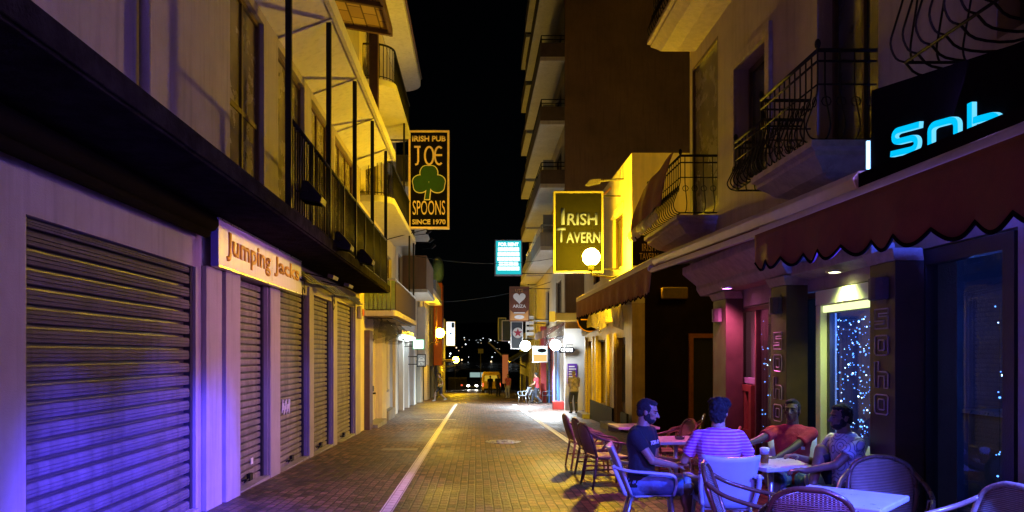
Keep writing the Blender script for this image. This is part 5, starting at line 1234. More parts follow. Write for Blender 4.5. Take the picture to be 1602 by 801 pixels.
m = MB()
for i in range(16): m.tube([(-3.0 + .13 * i, 84, zg(84)), (-3.0 + .13 * i, 84, zg(84) + 1.7)], .02, 5)
m.build('bar', MT['iron'], fn)['kind'] = 'stuff'
m = MB(); m.tube([(-3.05, 84, zg(84) + 1.6), (-1.0, 84, zg(84) + 1.6)], .03, 6); m.tube([(-3.05, 84, zg(84) + .2), (-1.0, 84, zg(84) + .2)], .03, 6); m.build('rail', MT['iron'], fn)
# overhead wires
def wire(label, a, b, sag):
    a, b = V(a), V(b); m = MB()
    m.tube([a.lerp(b, i / 12) + V((0, 0, -sag * 4 * (i / 12) * (1 - i / 12))) for i in range(13)], .012, 5); tag(m.build('overhead_wire', MT['cable'], smooth=True), label, 'wire')
wire('thin black wire strung across the street below the shamrock sign', (-2.3, 29.6, 5.4), (4.0, 36, 6.2), .3)
wire('thin black wire strung across the street in front of the heart sign', (-2.3, 38, 4.2), (4.0, 41, 5.5), .25)
# ================================================================== furniture
def wicker_chair(name, frame, weave):
    """rattan armchair facing +y, base at the origin"""
    t = thing(name, 'x', 'chair')
    def bk(s): return V((s * .235, -.22, .44))
    m = MB()
    m.grid(lambda u, v: V(((u - .5) * (.44 + .05 * v), -.22 + .46 * v, .445 - .015 * math.sin(u * PI) * math.sin(v * PI))), 8, 8); m.build('seat', weave, t, solid=.022, recalc=False, world=False)
    m = MB(); m.tube([(-.22, -.22, .43), (-.25, .24, .43), (.25, .24, .43), (.22, -.22, .43)], .016, 8, closed=True); m.build('seat_frame', frame, t, smooth=True)
    arch = bez([(-.21, -.21, .43), (-.25, -.28, .64), (-.215, -.335, .82), (-.1, -.36, .895), (0, -.365, .905), (.1, -.36, .895), (.215, -.335, .82), (.25, -.28, .64), (.21, -.21, .43)], 6)
    m = MB(); m.tube(arch, .019, 8); m.build('back_frame', frame, t, smooth=True)
    m = MB()
    def back(u, v):
        z = .47 + .42 * v; hw = (.205 + .03 * math.sin(v * PI * .6)) * (1 if v < .55 else math.sqrt(max(0, 1 - ((v - .55) / .47) ** 2)) * .35 + .65 * (1 - ((v - .55) / .47) ** 4))
        x = (u - .5) * 2 * hw; y = -.22 - .145 * v ** .8 - .035 * (1 - (2 * u - 1) ** 2) * math.sin(v * PI) ; return V((x, y, z))
    m.grid(back, 10, 12); m.build('backrest', weave, t, solid=.014, smooth=True, recalc=False)
    for s in (-1, 1):
        loop = bez([(s * .235, -.325, .79), (s * .3, -.2, .72), (s * .325, 0, .665), (s * .315, .18, .63), (s * .285, .255, .54), (s * .255, .235, .44)], 6)
        m = MB(); m.tube(loop, .018, 8); m.build('armrest', frame, t, smooth=True)
        m = MB(); m.tube(bez([(s * .275, -.02, .42), (s * .285, .1, .56), (s * .3, .1, .65)], 5), .012, 6); m.build('arm_brace', frame, t, smooth=True)
        m = MB(); m.tube([(s * .25, .235, .44), (s * .265, .27, .0)], .019, 8, rs=[.02, .016]); m.build('leg', frame, t, smooth=True)
        m = MB(); m.tube([(s * .215, -.215, .44), (s * .24, -.29, .0)], .019, 8, rs=[.02, .016]); m.build('leg', frame, t, smooth=True)
        m = MB(); m.tube([(s * .257, .25, .2), (s * .23, -.26, .2)], .012, 6); m.build('stretcher', frame, t)
    m = MB(); m.tube([(-.245, 0, .2), (.245, 0, .2)], .012, 6); m.tube([(-.255, .252, .27), (.255, .252, .27)], .011, 6); m.build('stretcher', frame, t)
    return t
def plastic_chair(name):
    """moulded armchair facing +y with metal legs"""
    t = thing(name, 'x', 'chair'); P = MT['plastic']
    m = MB()
    def shell(u, v):
        x = (u - .5)
        if v < .5:
            k = v / .5; y = .23 - .44 * k; z = .44 - .03 * k - .02 * math.sin(u * PI); hw = .46 - .03 * k
        else:
            k = (v - .5) / .5; y = -.21 - .17 * k - .03 * k * k; z = .41 + .47 * k + .02 * (2 * x) ** 2 * k; hw = .43 + .07 * k
            y += .05 * (2 * x) ** 2
        return V((x * hw, y, z))
    m.grid(shell, 12, 20); m.build('seat_shell', P, t, smooth=True, solid=.016, recalc=False)
    for s in (-1, 1):
        arm = bez([(s * .235, -.34, .7), (s * .285, -.2, .675), (s * .295, .05, .66), (s * .29, .2, .645), (s * .27, .245, .58), (s * .24, .22, .44)], 6)
        m = MB(); L = []
        for i, p in enumerate(arm):
            d = (arm[min(i + 1, len(arm) - 1)] - arm[max(i - 1, 0)]).normalized(); side = V((1, 0, 0)); nn = side.cross(d).normalized()
            L.append([p + side * a * .032 + nn * b * .011 for a, b in ((-1, -1), (1, -1), (1.1, 0), (1, 1), (-1, 1), (-1.1, 0))])
        m.loft(L); m.build('armrest', P, t, smooth=True)
        m = MB(); side_pts = bez([(s * .222, -.23, .43), (s * .25, -.3, .6), (s * .245, -.35, .72)], 5); m.tube(side_pts, .022, 6); m.build('arm_brace', P, t, smooth=True)
        m = MB(); m.tube([(s * .215, .2, .43), (s * .25, .25, 0)], .016, 8, rs=[.018, .014]); m.build('leg', MT['alu'], t, smooth=True)
        m = MB(); m.tube([(s * .205, -.17, .42), (s * .24, -.27, 0)], .016, 8, rs=[.018, .014]); m.build('leg', MT['alu'], t, smooth=True)
    m = MB(); m.tube([(-.2, .19, .405), (.2, .19, .405)], .013, 6); m.tube([(-.2, -.16, .385), (.2, -.16, .385)], .013, 6); m.build('under_frame', MT['alu'], t)
    return t
def cafe_table(name, s=.7):
    t = thing(name, 'x', 'table')
    m = MB(); m.box(-s / 2, s / 2, -s / 2, s / 2, .69, .73); m.build('tabletop', MT['tabletop'], t, bevel=.008)
    m = MB(); m.tube([(0, 0, .05), (0, 0, .69)], .03, 12); m.build('column', MT['alu'], t, smooth=True)
    m = MB(); m.box(-.22, .22, -.22, .22, .67, .69); m.build('top_plate', MT['alu'], t)
    for k in range(4):
        a = PI / 4 + k * PI / 2; m = MB(); m.tube([(.02 * math.cos(a), .02 * math.sin(a), .08), (.3 * math.cos(a), .3 * math.sin(a), .04), (.34 * math.cos(a), .34 * math.sin(a), .0)], .02, 8); m.build('foot', MT['alu'], t, smooth=True)
    return t
TER = 0.0
def put(root, label, x, y, rz, group, src=[None]):
    reloc(root, (x, y, zg(y)), math.radians(rz)); root['label'] = label; root['group'] = group; return root
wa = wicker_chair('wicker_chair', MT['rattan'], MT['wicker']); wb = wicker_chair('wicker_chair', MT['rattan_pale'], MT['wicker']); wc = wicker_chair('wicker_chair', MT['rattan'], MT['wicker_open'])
used = set()
def chair(proto, label, x, y, rz, group):
    r = proto if id(proto) not in used else copy_tree(proto)
    used.add(id(proto)); return put(r, label, x, y, rz, group)
GW = 'wicker chairs around the pavement tables'; GP = 'white plastic armchairs'
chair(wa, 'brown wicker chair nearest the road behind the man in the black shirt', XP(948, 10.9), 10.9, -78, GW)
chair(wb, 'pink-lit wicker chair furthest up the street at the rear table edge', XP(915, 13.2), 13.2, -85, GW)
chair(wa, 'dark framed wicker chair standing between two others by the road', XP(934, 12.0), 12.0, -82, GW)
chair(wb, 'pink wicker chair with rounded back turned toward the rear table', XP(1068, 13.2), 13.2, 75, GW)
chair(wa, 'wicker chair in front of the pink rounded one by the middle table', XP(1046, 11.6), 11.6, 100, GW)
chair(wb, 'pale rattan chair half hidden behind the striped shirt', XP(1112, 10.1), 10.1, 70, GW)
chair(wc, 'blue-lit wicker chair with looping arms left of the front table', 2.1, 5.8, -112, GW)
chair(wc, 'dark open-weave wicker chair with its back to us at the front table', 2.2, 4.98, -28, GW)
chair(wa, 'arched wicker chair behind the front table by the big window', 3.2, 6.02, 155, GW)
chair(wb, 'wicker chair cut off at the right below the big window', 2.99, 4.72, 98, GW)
pc = plastic_chair('plastic_armchair')
chair(pc, 'white plastic armchair holding the man in the black shirt', 1.71, 7.62, -99, GP)
chair(pc, 'white plastic armchair whose back faces us behind the striped shirt', 2.27, 7.08, -6, GP)
chair(pc, 'white plastic armchair under the man in the red polo shirt', 3.33, 8.05, 160, GP)
chair(pc, 'white plastic armchair of the man in the patterned white shirt', 3.42, 7.06, 95, GP)
chair(pc, 'lone white armchair outside the blue doors beside the walking man', XP(820, 43), 43.0, 60, 'white armchairs down the street')
chair(pc, 'second white armchair beyond the walking man by the blue doors', XP(853, 43.5), 43.5, 100, 'white armchairs down the street')
ct = cafe_table('cafe_table'); GT = 'square white pavement tables'
tb = {}
for lab, x, y, rz, s in (('square white table at the front, lit strongly blue', 2.6, 5.46, 47, .72), ('square white table at the back of the terrace beside pink chairs', 2.66, 13.0, 5, 1), ('square white table with an ashtray behind the man in black', 2.68, 10.3, 8, .9), ('low dim table carrying a beer glass in front of the red shirt', 2.92, 7.6, 20, .75), ('small white table beside the walking man far down the street', XP(833, 44.5), 44.5, 0, 1)):
    r = ct if 'r0' not in tb else copy_tree(ct); tb['r0'] = 1; put(r, lab, x, y, rz, GT)
def on(y): return zg(y)
# ashtray on the middle table, beer glass on the low table
t = thing('ashtray', 'small dark ashtray on the middle white table', 'ashtray', (2.72, 10.25, on(10.3) + .73))
m = MB(); m.lathe((2.72, 10.25, on(10.3) + .732), [(.001, .004), (.05, .004), (.062, .035), (.068, .035), (.06, 0), (.001, 0)], 18); m.build('bowl', MT['pane_b'], t, smooth=False)
m = MB(); m.tube([(2.7, 10.24, on(10.3) + .742), (2.76, 10.19, on(10.3) + .772)], .005, 6); m.build('cigarette', MT['whiteink'], t)
bx, by = 2.78, 7.4; bz_ = on(7.6) + .732
t = thing('beer_glass', 'glass of beer with pale foam held on the low table', 'beer glass', (bx, by, bz_))
m = MB(); m.lathe((bx, by, bz_), [(.001, 0), (.036, 0), (.038, .01), (.047, .15), (.045, .15), (.035, .012), (.001, .012)], 18); m.build('glass', MT['glass'], t, smooth=True)
m = MB(); m.lathe((bx, by, bz_), [(.001, .013), (.034, .013), (.041, .1), (.001, .1)], 18); m.build('beer', MT['beer'], t, smooth=True)
m = MB(); m.lathe((bx, by, bz_), [(.001, .101), (.041, .101), (.046, .155), (.03, .165), (.001, .168)], 18); m.build('foam', MT['foam'], t, smooth=True)
# ================================================================== people
def ik(a, b, l1, l2, pole):
    a, b, pole = V(a), V(b), V(pole); d = b - a; L = min(d.length, (l1 + l2) * .998); d.normalize(); b = a + d * L
    k = (l1 * l1 - l2 * l2 + L * L) / (2 * L); h = math.sqrt(max(0, l1 * l1 - k * k)); p = pole - d * pole.dot(d)
    if p.length < 1e-5: p = d.orthogonal()
    return a + d * k + p.normalized() * h, b
def hand(m, w, d, n, s, curl=.5, k=1.0):
    """palm, four unequal bent fingers and a side thumb; d = finger direction, n = palm normal, s = side of the thumb"""
    d, n = V(d).normalized(), V(n); n = (n - d * n.dot(d)).normalized(); r = d.cross(n) * s; M = Matrix((r, d, n)).transposed()
    m.ell(V(w) + d * .05 * k, (.04 * k, .055 * k, .017 * k), M, 12, 8); m.cap(V(w) - d * .02, V(w) + d * .03 * k, .026 * k, .028 * k)
    for i, (o, L) in enumerate(((.03, .07), (.011, .08), (-.01, .074), (-.029, .058))):
        a = V(w) + d * .092 * k + r * o * k; c = curl * (1 + .1 * i)
        d1 = (d * math.cos(c * .7) + n * math.sin(c * .7)); d2 = (d * math.cos(c * 1.7) + n * math.sin(c * 1.7))
        b = a + d1 * L * .55 * k; e = b + d2 * L * .5 * k
        m.cap(a - d * .02 * k, b, .0095 * k, .0088 * k, 8); m.cap(b, e, .0088 * k, .0075 * k, 8)
    a = V(w) + d * .03 * k + r * .03 * k; b = a + (d * .6 + r * .75 + n * .35).normalized() * .042 * k; e = b + (d * .85 + r * .1 + n * .6).normalized() * .035 * k
    m.cap(a, b, .0135 * k, .011 * k, 8); m.cap(b, e, .0105 * k, .0085 * k, 8)
def fuse(o, vox, it=2, folds=0.0, fs=.12):
    r = o.modifiers.new('fuse', 'REMESH'); r.mode = 'VOXEL'; r.voxel_size = vox; r.use_smooth_shade = True
    s = o.modifiers.new('soften', 'SMOOTH'); s.factor = .5; s.iterations = it
    if folds:
        tx = bpy.data.textures.new('folds', 'CLOUDS'); tx.noise_scale = fs; tx.noise_depth = 3
        d = o.modifiers.new('folds', 'DISPLACE'); d.texture = tx; d.strength = folds; d.mid_level = .5
    return o
def elring(c, rx, ry, u, f, n=20):
    r = f.cross(u).normalized(); ff = u.cross(r)
    return [c + r * rx * math.cos(2 * PI * k / n) + ff * ry * (math.sin(2 * PI * k / n)) for k in range(n)]
SKINS = {}
def skin(c):
    if c not in SKINS: SKINS[c] = mat('skin_%d' % len(SKINS), c, .5, .12, 12, world=False, bump=.06, bs=200)
    return SKINS[c]
CL = {}
def cloth(n, c, v=.2):
    if n not in CL: CL[n] = mat(n, c, .9, v, 10, world=False, bump=.35, bs=160)
    return CL[n]
def person(label, loc, rz, J, top, bottom, shoes, skin_c, hair_c, vox=.0065, sleeve=.55, legs='shorts', hair='short', beard=False, hy=0.0, hp=0.0, hr=0.0, wide=1.0, collar=False, hands=None, detail=True, group=None):
    """J: pelvis, neck (base), lean dir, shoulders, elbows, wrists, hips, knees, ankles, toes - local, facing +y"""
    root = thing('person', label, 'person', (0, 0, 0), group)
    pel, nk = V(J['pel']), V(J['neck']); u = (nk - pel).normalized(); f0 = V(J.get('fwd', (0, 1, 0))); f = (f0 - u * f0.dot(u)).normalized(); r = f.cross(u)
    # ---- body: one fused surface
    m = MB()
    def torso(mb, g, base=-.06, top_=1.0):
        T = [(-.10, .135, .10), (-.03, .165, .12), (.1, .155, .112), (.24, .15, .105), (.36, .172, .118), (.46, .178, .112), (.52, .15, .09), (.56, .08, .062)]
        L = (nk - pel).length / .56
        rr = [elring(pel + u * h * L - f * (.012 if h > .3 else 0), rx * wide + g, ry * (1 + (wide - 1) * 1.3) + g, u, f) for h, rx, ry in T if h >= base]
        mb.loft(rr)
    torso(m, 0)
    for s, k in ((-1, 'L'), (1, 'R')):
        sh, el, wr = J['sh' + k], J['el' + k], J['wr' + k]
        m.cap(sh, el, .05, .04); m.cap(el, wr, .04, .027)
        if hands and hands.get(k): hd = hands[k]
        else:
            dd = (V(wr) - V(el)).normalized(); hd = (dd, V((-s, 0, 0)) if abs(dd.z) > .6 else V((0, 0, -1)), .5)
        thumb = 1 if (hd[0] if True else 0) is not None and (V(hd[0]).cross(V(hd[1]) - V(hd[0]) * V(hd[1]).dot(V(hd[0]))).dot(f + V((-s * .8, 0, .3))) > 0) else -1
        hand(m, wr, hd[0], hd[1], thumb, hd[2], 1.0)
        m.cap(J['hip' + k], J['kn' + k], .082, .056); m.cap(J['kn' + k], J['an' + k], .056, .038)
        m.ell(V(J['kn' + k]).lerp(V(J['an' + k]), .28) - V((0, .02, 0)), (.052, .055, .1))
        an, to = V(J['an' + k]), V(J['to' + k]); m.cap(an, an.lerp(to, .25) - V((0, 0, .02)), .04, .04); m.cap(an - V((0, 0, .035)), to, .038, .028)
    hf = (f * math.cos(hy) + r * math.sin(hy)); hf = (hf * math.cos(hp) + u.lerp(V((0, 0, 1)), .6).normalized() * math.sin(hp)).normalized()
    uu = u.lerp(V((0, 0, 1)), .7).normalized(); uu = (uu - hf * uu.dot(hf)).normalized(); hrt = hf.cross(uu)
    if hr: uu = (uu * math.cos(hr) + hrt * math.sin(hr)).normalized(); hrt = hf.cross(uu)
    M = Matrix((hrt, hf, uu)).transposed()
    hc = nk + u * .07 + uu * .075 + hf * .03
    m.cap(nk - u * .03, hc - uu * .05 - hf * .02, .068, .057)
    P = lambda a, b, c: hc + hrt * a + hf * b + uu * c
    m.ell(P(0, -.012, .03), (.076, .095, .092), M, 20, 14); m.ell(P(0, .022, -.035), (.062, .07, .075), M, 18, 12); m.ell(P(0, .05, -.085), (.036, .034, .03), M)
    m.cap(P(0, .085, .015), P(0, .112, -.028), .009, .0135, 10); m.ell(P(.012, .1, -.03), (.009, .01, .008), M, 8, 6); m.ell(P(-.012, .1, -.03), (.009, .01, .008), M, 8, 6)
    m.ell(P(0, .072, .03), (.058, .018, .011), M); m.ell(P(0, .086, -.058), (.024, .009, .007), M); m.ell(P(0, .084, -.07), (.021, .009, .008), M)
    for s in (-1, 1):
        m.ell(P(s * .077, -.008, -.005), (.009, .02, .032), M, 10, 8); m.ell(P(s * .045, .055, -.015), (.024, .02, .02), M)
    b = m.build('body', skin(skin_c), root, world=False); fuse(b, vox, 1)
    if detail:
        for s in (-1, 1):
            e = MB(); e.ell(P(s * .031, .083, .006), (.013, .006, .006), M, 10, 6); e.build('eye', MT['pane_b'], root, smooth=True, world=False)
            e = MB(); e.cap(P(s * .012, .091, .026), P(s * .05, .078, .026), .005, .004, 6); e.build('eyebrow', cloth('hair_dark', (.012, .009, .008)), root, world=False)
    hm = cloth('hair_' + str(hair_c), hair_c, .5)
    h = MB()
    if hair == 'short':
        h.ell(P(0, -.024, .04), (.0795, .0945, .089), M, 20, 14); h.ell(P(0, .015, .088), (.062, .062, .034), M, 16, 10); h.ell(P(0, -.05, -.01), (.074, .06, .065), M)
        for s in (-1, 1): h.ell(P(s * .072, .0, .03), (.01, .03, .045), M)
    elif hair == 'bushy':
        h.ell(P(0, -.025, .045), (.092, .108, .1), M, 20, 14); h.ell(P(.02, .04, .1), (.07, .075, .05), M); h.ell(P(-.05, .02, .1), (.05, .07, .045), M); h.ell(P(0, -.065, -.03), (.078, .055, .075), M); h.ell(P(.06, -.01, .09), (.05, .06, .05), M)
    elif hair == 'long':
        h.ell(P(0, -.03, .035), (.09, .105, .098), M, 20, 14); h.cap(P(0, -.07, .0), P(0, -.09, -.22), .075, .05)
    elif hair == 'grey':
        h.ell(P(0, -.03, .035), (.079, .092, .085), M, 20, 14)
    fuse(h.build('hair', hm, root, world=False), max(vox, .007), 1, .018 if hair in ('short', 'grey') else .045, .013 if hair != 'bushy' else .03)
    if beard:
        h = MB(); h.ell(P(0, .034, -.072), (.058, .056, .045), M, 16, 10); h.ell(P(0, .078, -.047), (.03, .014, .008), M)
        for s in (-1, 1): h.ell(P(s * .06, .01, -.045), (.012, .035, .045), M)
        fuse(h.build('beard', hm, root, world=False), max(vox, .006), 1, .005, .015)
    # ---- clothes
    c = MB(); torso(c, .016, -.12)
    for k in 'LR':
        sh, el, wr = V(J['sh' + k]), V(J['el' + k]), V(J['wr' + k])
        c.cap(sh, nk - u * .06, .066, .07)
        if sleeve <= 1: c.tube([sh, sh.lerp(el, sleeve)], .07, 14, rs=[.071, .066]); c.ell(sh, (.07,) * 3)
        else: c.cap(sh, el, .068, .058); c.tube([el, el.lerp(wr, sleeve - 1)], .055, 14, rs=[.058, .045])
    if collar: c.tube([nk - u * .035 + r * .075 * math.cos(a / 12 * 2 * PI) + f * (.07 * math.sin(a / 12 * 2 * PI) + .005) + u * (.012 - .03 * max(0, math.sin(a / 12 * 2 * PI))) for a in range(12)], .016, 8, closed=True)
    shirt = c.build('shirt', top, root, world=False); fuse(shirt, max(vox, .008), 3, .022 if detail else 0, .13)
    c = MB(); c.loft([elring(pel + u * hh, rx * wide, ry * wide, u, f) for hh, rx, ry in ((-.14, .12, .1), (-.08, .17, .135), (0, .175, .135), (.07, .165, .125))])
    for k in 'LR':
        hp_, kn, an = V(J['hip' + k]), V(J['kn' + k]), V(J['an' + k])
        if legs == 'shorts':
            e = hp_.lerp(kn, .9); c.cap(hp_, hp_.lerp(kn, .5), .1, .092); c.tube([hp_.lerp(kn, .4), e], .09, 16, rs=[.092, .084])
        else:
            c.cap(hp_, kn, .1, .08); c.tube([kn, kn.lerp(an, .97)], .06, 16, rs=[.082, .064]); c.ell(kn, (.082,) * 3)
    fuse(c.build('shorts' if legs == 'shorts' else 'trousers', bottom, root, world=False), max(vox, .008), 2, .018 if detail else 0, .12)
    for k in 'LR':
        an, to = V(J['an' + k]), V(J['to' + k]); c = MB(); c.cap(an - V((0, 0, .03)), to + V((0, 0, .004)), .047, .04); c.ell(an - V((0, 0, .035)) - (to - an).normalized() * .03, (.045, .045, .04))
        fuse(c.build('shoe', shoes, root, world=False), max(vox, .008), 1)
    reloc(root, loc, math.radians(rz)); return root, shirt
def sit(hip=.53, lean=.05, twist=0.0, wrL=(-.12, .34, .72), wrR=(.12, .34, .72), knL=None, knR=None, anL=None, anR=None, poleL=(-.6, -.4, -.7), poleR=(.6, -.4, -.7), sw=.185, roll=0):
    pel = V((0, 0, hip)); u = V((roll, math.sin(lean), math.cos(lean))).normalized(); nk = pel + u * .56
    ct, st = math.cos(twist), math.sin(twist); rx = V((ct, -st, 0)); fw = V((st, ct, 0))
    J = dict(pel=pel, neck=nk, fwd=fw)
    for s, k, w, kn, an, po in ((-1, 'L', wrL, knL, anL, poleL), (1, 'R', wrR, knR, anR, poleR)):
        sh = pel + u * .475 + rx * sw * s; J['sh' + k] = sh; J['el' + k], J['wr' + k] = ik(sh, V(w), .29, .26, V(po))
        h = V((s * .09, .02, hip - .01)); J['hip' + k] = h; a = V(an) if an else V((s * .15, .44, .09))
        J['kn' + k], a2 = ik(h, a, .43, .43, V(kn) if kn else V((s * .15, 1, .9))); J['an' + k] = a2
        J['to' + k] = V((a2.x + s * .03, a2.y + .16, max(.03, a2.z - .055)))
    return J
def stand(h=1.0, lean=.02, wrL=(-.25, .1, .85), wrR=(.25, .1, .85), anL=(-.1, 0, .09), anR=(.1, 0, .09), poleL=(-.5, -1, -.2), poleR=(.5, -1, -.2), hip=.93):
    pel = V((0, 0, hip)); u = V((0, math.sin(lean), math.cos(lean))); nk = pel + u * .55; J = dict(pel=pel, neck=nk)
    for s, k, w, an, po in ((-1, 'L', wrL, anL, poleL), (1, 'R', wrR, anR, poleR)):
        sh = pel + u * .47 + V((s * .19, 0, 0)); J['sh' + k] = sh; J['el' + k], J['wr' + k] = ik(sh, V(w), .3, .26, V(po))
        J['hip' + k] = V((s * .09, 0, hip - .02)); J['kn' + k], J['an' + k] = ik(J['hip' + k], V(an), .44, .44, V((s * .1, 1, 0)))
        a = J['an' + k]; J['to' + k] = V((a.x + s * .03, a.y + .15, max(.03, a.z - .055)))
    return J
DK = (.012, .01, .009); TAN = (.42, .24, .15); OLV = (.3, .165, .1); BRN = (.2, .105, .065)
DEN = cloth('blue_denim', (.16, .24, .42), .35); BLK = cloth('black_cotton', (.012, .012, .016)); SHOE = cloth('dark_shoe', (.02, .02, .022)); WSH = cloth('white_shoe', (.5, .5, .52)); NAVY = cloth('dark_trousers', (.02, .022, .035))
STR = wavemat('violet_striped_cotton', (.5, .07, .5), (.75, .38, .8), 11, 'Z', .9, world=False, bump=.15, sharp=(.4, .6))
RED = cloth('red_polo_cotton', (.5, .035, .045)); PAT = rings('ring_printed_cotton', (.62, .62, .66), (.2, .2, .26)); KHA = cloth('grey_shorts', (.12, .12, .14))
# man in the black shirt: profile to the right, both hands round a phone
P1X, P1Y, P1A = 1.64, 7.62, 100
g = zg(P1Y)
pa, sh = person('man in a black t-shirt and denim shorts sitting with a phone at the left', (P1X, P1Y, g), -P1A,
       sit(.53, .03, .45, (-.06, .36, .73), (.1, .33, .71), anL=(-.17, .5, .09), anR=(.2, .42, .09)), BLK, DEN, SHOE, OLV, DK, beard=True, hy=-.28, hp=-.18,
       hands={'L': ((.25, .75, .3), (.6, 0, -.6), .9), 'R': ((-.35, .8, .25), (-.6, 0, -.5), .9)})
fr = V((math.sin(math.radians(P1A)), math.cos(math.radians(P1A)), 0)); rt = V((fr.y, -fr.x, 0))
AT = math.radians(P1A) + .45; ft = V((math.sin(AT), math.cos(AT), 0)); rt2 = V((ft.y, -ft.x, 0))
tx = text('lettering', 'TOIA R', .04, MT['whiteink'], None, V((P1X, P1Y, g)) + ft * .14 + V((0, 0, .93)), -rt2, (0, 0, 1), width=.2, bold=.03, depth=.004)
tx.parent = sh; tx.matrix_parent_inverse = Matrix.LocRotScale(V((P1X, P1Y, g)), Matrix.Rotation(math.radians(-P1A), 3, 'Z'), None).inverted()
ph = thing('phone', 'dark phone in the hands of the man in the black shirt', 'phone', tuple(V((P1X, P1Y, g)) + fr * .47 + V((0, 0, .8))))
c0 = V((P1X, P1Y, g)) + fr * .475 + V((0, 0, .79)); Mx = Matrix((rt, fr * .55 + V((0, 0, .83)), (rt.cross(fr * .55 + V((0, 0, .83)))))).transposed()
m = MB(); m.obox(c0, (.072, .145, .009), Mx); m.build('body', MT['black_metal'], ph, bevel=.003)
m = MB(); m.obox(c0 + Mx @ V((0, 0, .0055)), (.066, .135, .001), Mx); m.build('screen', MT['screen'], ph)
# striped back
person('man in a violet striped t-shirt sitting with his back to us', (2.29, 7.22, zg(7.2)), -6,
       sit(.53, .1, .0, (-.22, .4, .74), (.3, .36, .72), anL=(-.2, .35, .09), anR=(.25, .4, .09)), STR, KHA, WSH, TAN, DK, hair='bushy', hy=.35, hp=-.05, wide=1.12, sleeve=.7)
# red polo, reaching for the beer
rp, rs = person('man in a red polo shirt leaning back and holding a beer', (3.35, 8.12, zg(8)), 162,
       sit(.5, -.06, .1, (.3, .4, .66), (.53, .5, .86), anL=(-.1, .52, .09), anR=(.24, .42, .09), poleR=(.3, -.5, -1), poleL=(-.7, -.5, -.6)), RED, DEN, SHOE, (.11, .06, .04), DK, hy=.2, hp=.02, collar=True, sleeve=.6,
       hands={'R': ((.1, .8, .05), (.6, .1, -.55), 1.0), 'L': ((.5, .7, .1), (0, 0, -1), .5)})
m = MB(); q = V((-.09, .135, .83)); m.obox(q, (.035, .006, .03)); m.build('badge', cloth('pale_badge', (.5, .5, .7)), rs, world=False)
# patterned shirt, facing left with one knee raised
person('bearded man in a ring-printed white shirt facing left beside the glass door', (3.45, 7.12, zg(7)), 92,
       sit(.49, .06, -.1, (-.12, .46, .72), (.22, .38, .8), anL=(-.12, .5, .09), anR=(.02, .34, .5), knR=(.3, .4, 1.5), poleL=(-.8, -.2, -.5)), PAT, NAVY, SHOE, BRN, DK, hy=.05, hp=.04, beard=True,
       hands={'L': ((.2, .9, .1), (0, 0, -1), .7)})
# people further down the street
person('grey-haired man in a patterned shirt standing at the snack shop with his back to us', (XP(898, 31), 31, zg(31)), 8,
       stand(1, .03, (-.05, .3, 1.15), (.12, .32, 1.1)), cloth('grey_patterned_shirt', (.4, .35, .42), .7), cloth('jeans', (.05, .06, .1)), SHOE, TAN, (.3, .29, .28), vox=.014, legs='long', hair='grey', detail=False, hp=-.15, wide=1.1)
person('man in a red shirt striding past the white armchair by the blue doors', (XP(840, 42), 42, zg(42)), 60,
       stand(1, .06, (-.28, .22, 1.0), (.2, .28, 1.08), anL=(-.08, -.3, .12), anR=(.1, .34, .09), hip=.88), RED, NAVY, SHOE, OLV, DK, vox=.018, legs='long', detail=False)
person('dark figure walking away in front of the yellow van', (XP(767, 69), 69, zg(69)), 5, stand(1, .02, anL=(-.1, -.12, .1), anR=(.1, .15, .09)), BLK, NAVY, SHOE, BRN, DK, vox=.025, legs='long', detail=False)
person('person in a red top standing by the orange-lit panel', (XP(795, 57), 57, zg(57)), 150, stand(1, .02), cloth('pink_top', (.5, .12, .18)), cloth('pale_trousers', (.35, .36, .4)), WSH, TAN, DK, vox=.025, legs='long', detail=False)
person('person in a yellow top walking past the orange pillar on the left', (XP(689, 47), 47, zg(47)), 120, stand(1, .05, (-.3, .25, 1.0), (.3, -.2, .95), anL=(-.06, -.35, .15), anR=(.08, .35, .09), hip=.87), cloth('yellow_top', (.5, .36, .08)), cloth('dark_shorts', (.04, .035, .04)), WSH, (.5, .32, .22), DK, vox=.02, hair='long', detail=False)
person('dark figure standing by the bar doorway left of the person in red', (XP(779, 62), 62, zg(62)), 200, stand(1, .0), BLK, NAVY, SHOE, BRN, DK, vox=.025, legs='long', detail=False)

# ================================================================== light, sky, camera
w = bpy.data.worlds.new('World'); S.world = w; w.use_nodes = True
t = w.node_tree; t.nodes.clear()
o = t.nodes.new('ShaderNodeOutputWorld'); b = t.nodes.new('ShaderNodeBackground'); sk = t.nodes.new('ShaderNodeTexSky')
sk.sky_type = 'NISHITA'; sk.sun_disc = False; sk.sun_elevation = math.radians(28); sk.sun_rotation = math.radians(200)
t.links.new(sk.outputs[0], b.inputs[0]); b.inputs[1].default_value = .00012; t.links.new(b.outputs[0], o.inputs[0])
su = bpy.data.lights.new('moon', 'SUN'); su.energy = .0015; su.angle = math.radians(.5); su.color = (.8, .85, 1)
so = bpy.data.objects.new('moon', su); COL.objects.link(so); so.rotation_euler = (math.radians(62), 0, math.radians(-20)); so.location = (0, -20, 30)

SOD = (1, .58, .02); BLU = (.04, .08, 1.0); VIO = (.42, .16, 1.0); MAG = (.9, .25, .75)
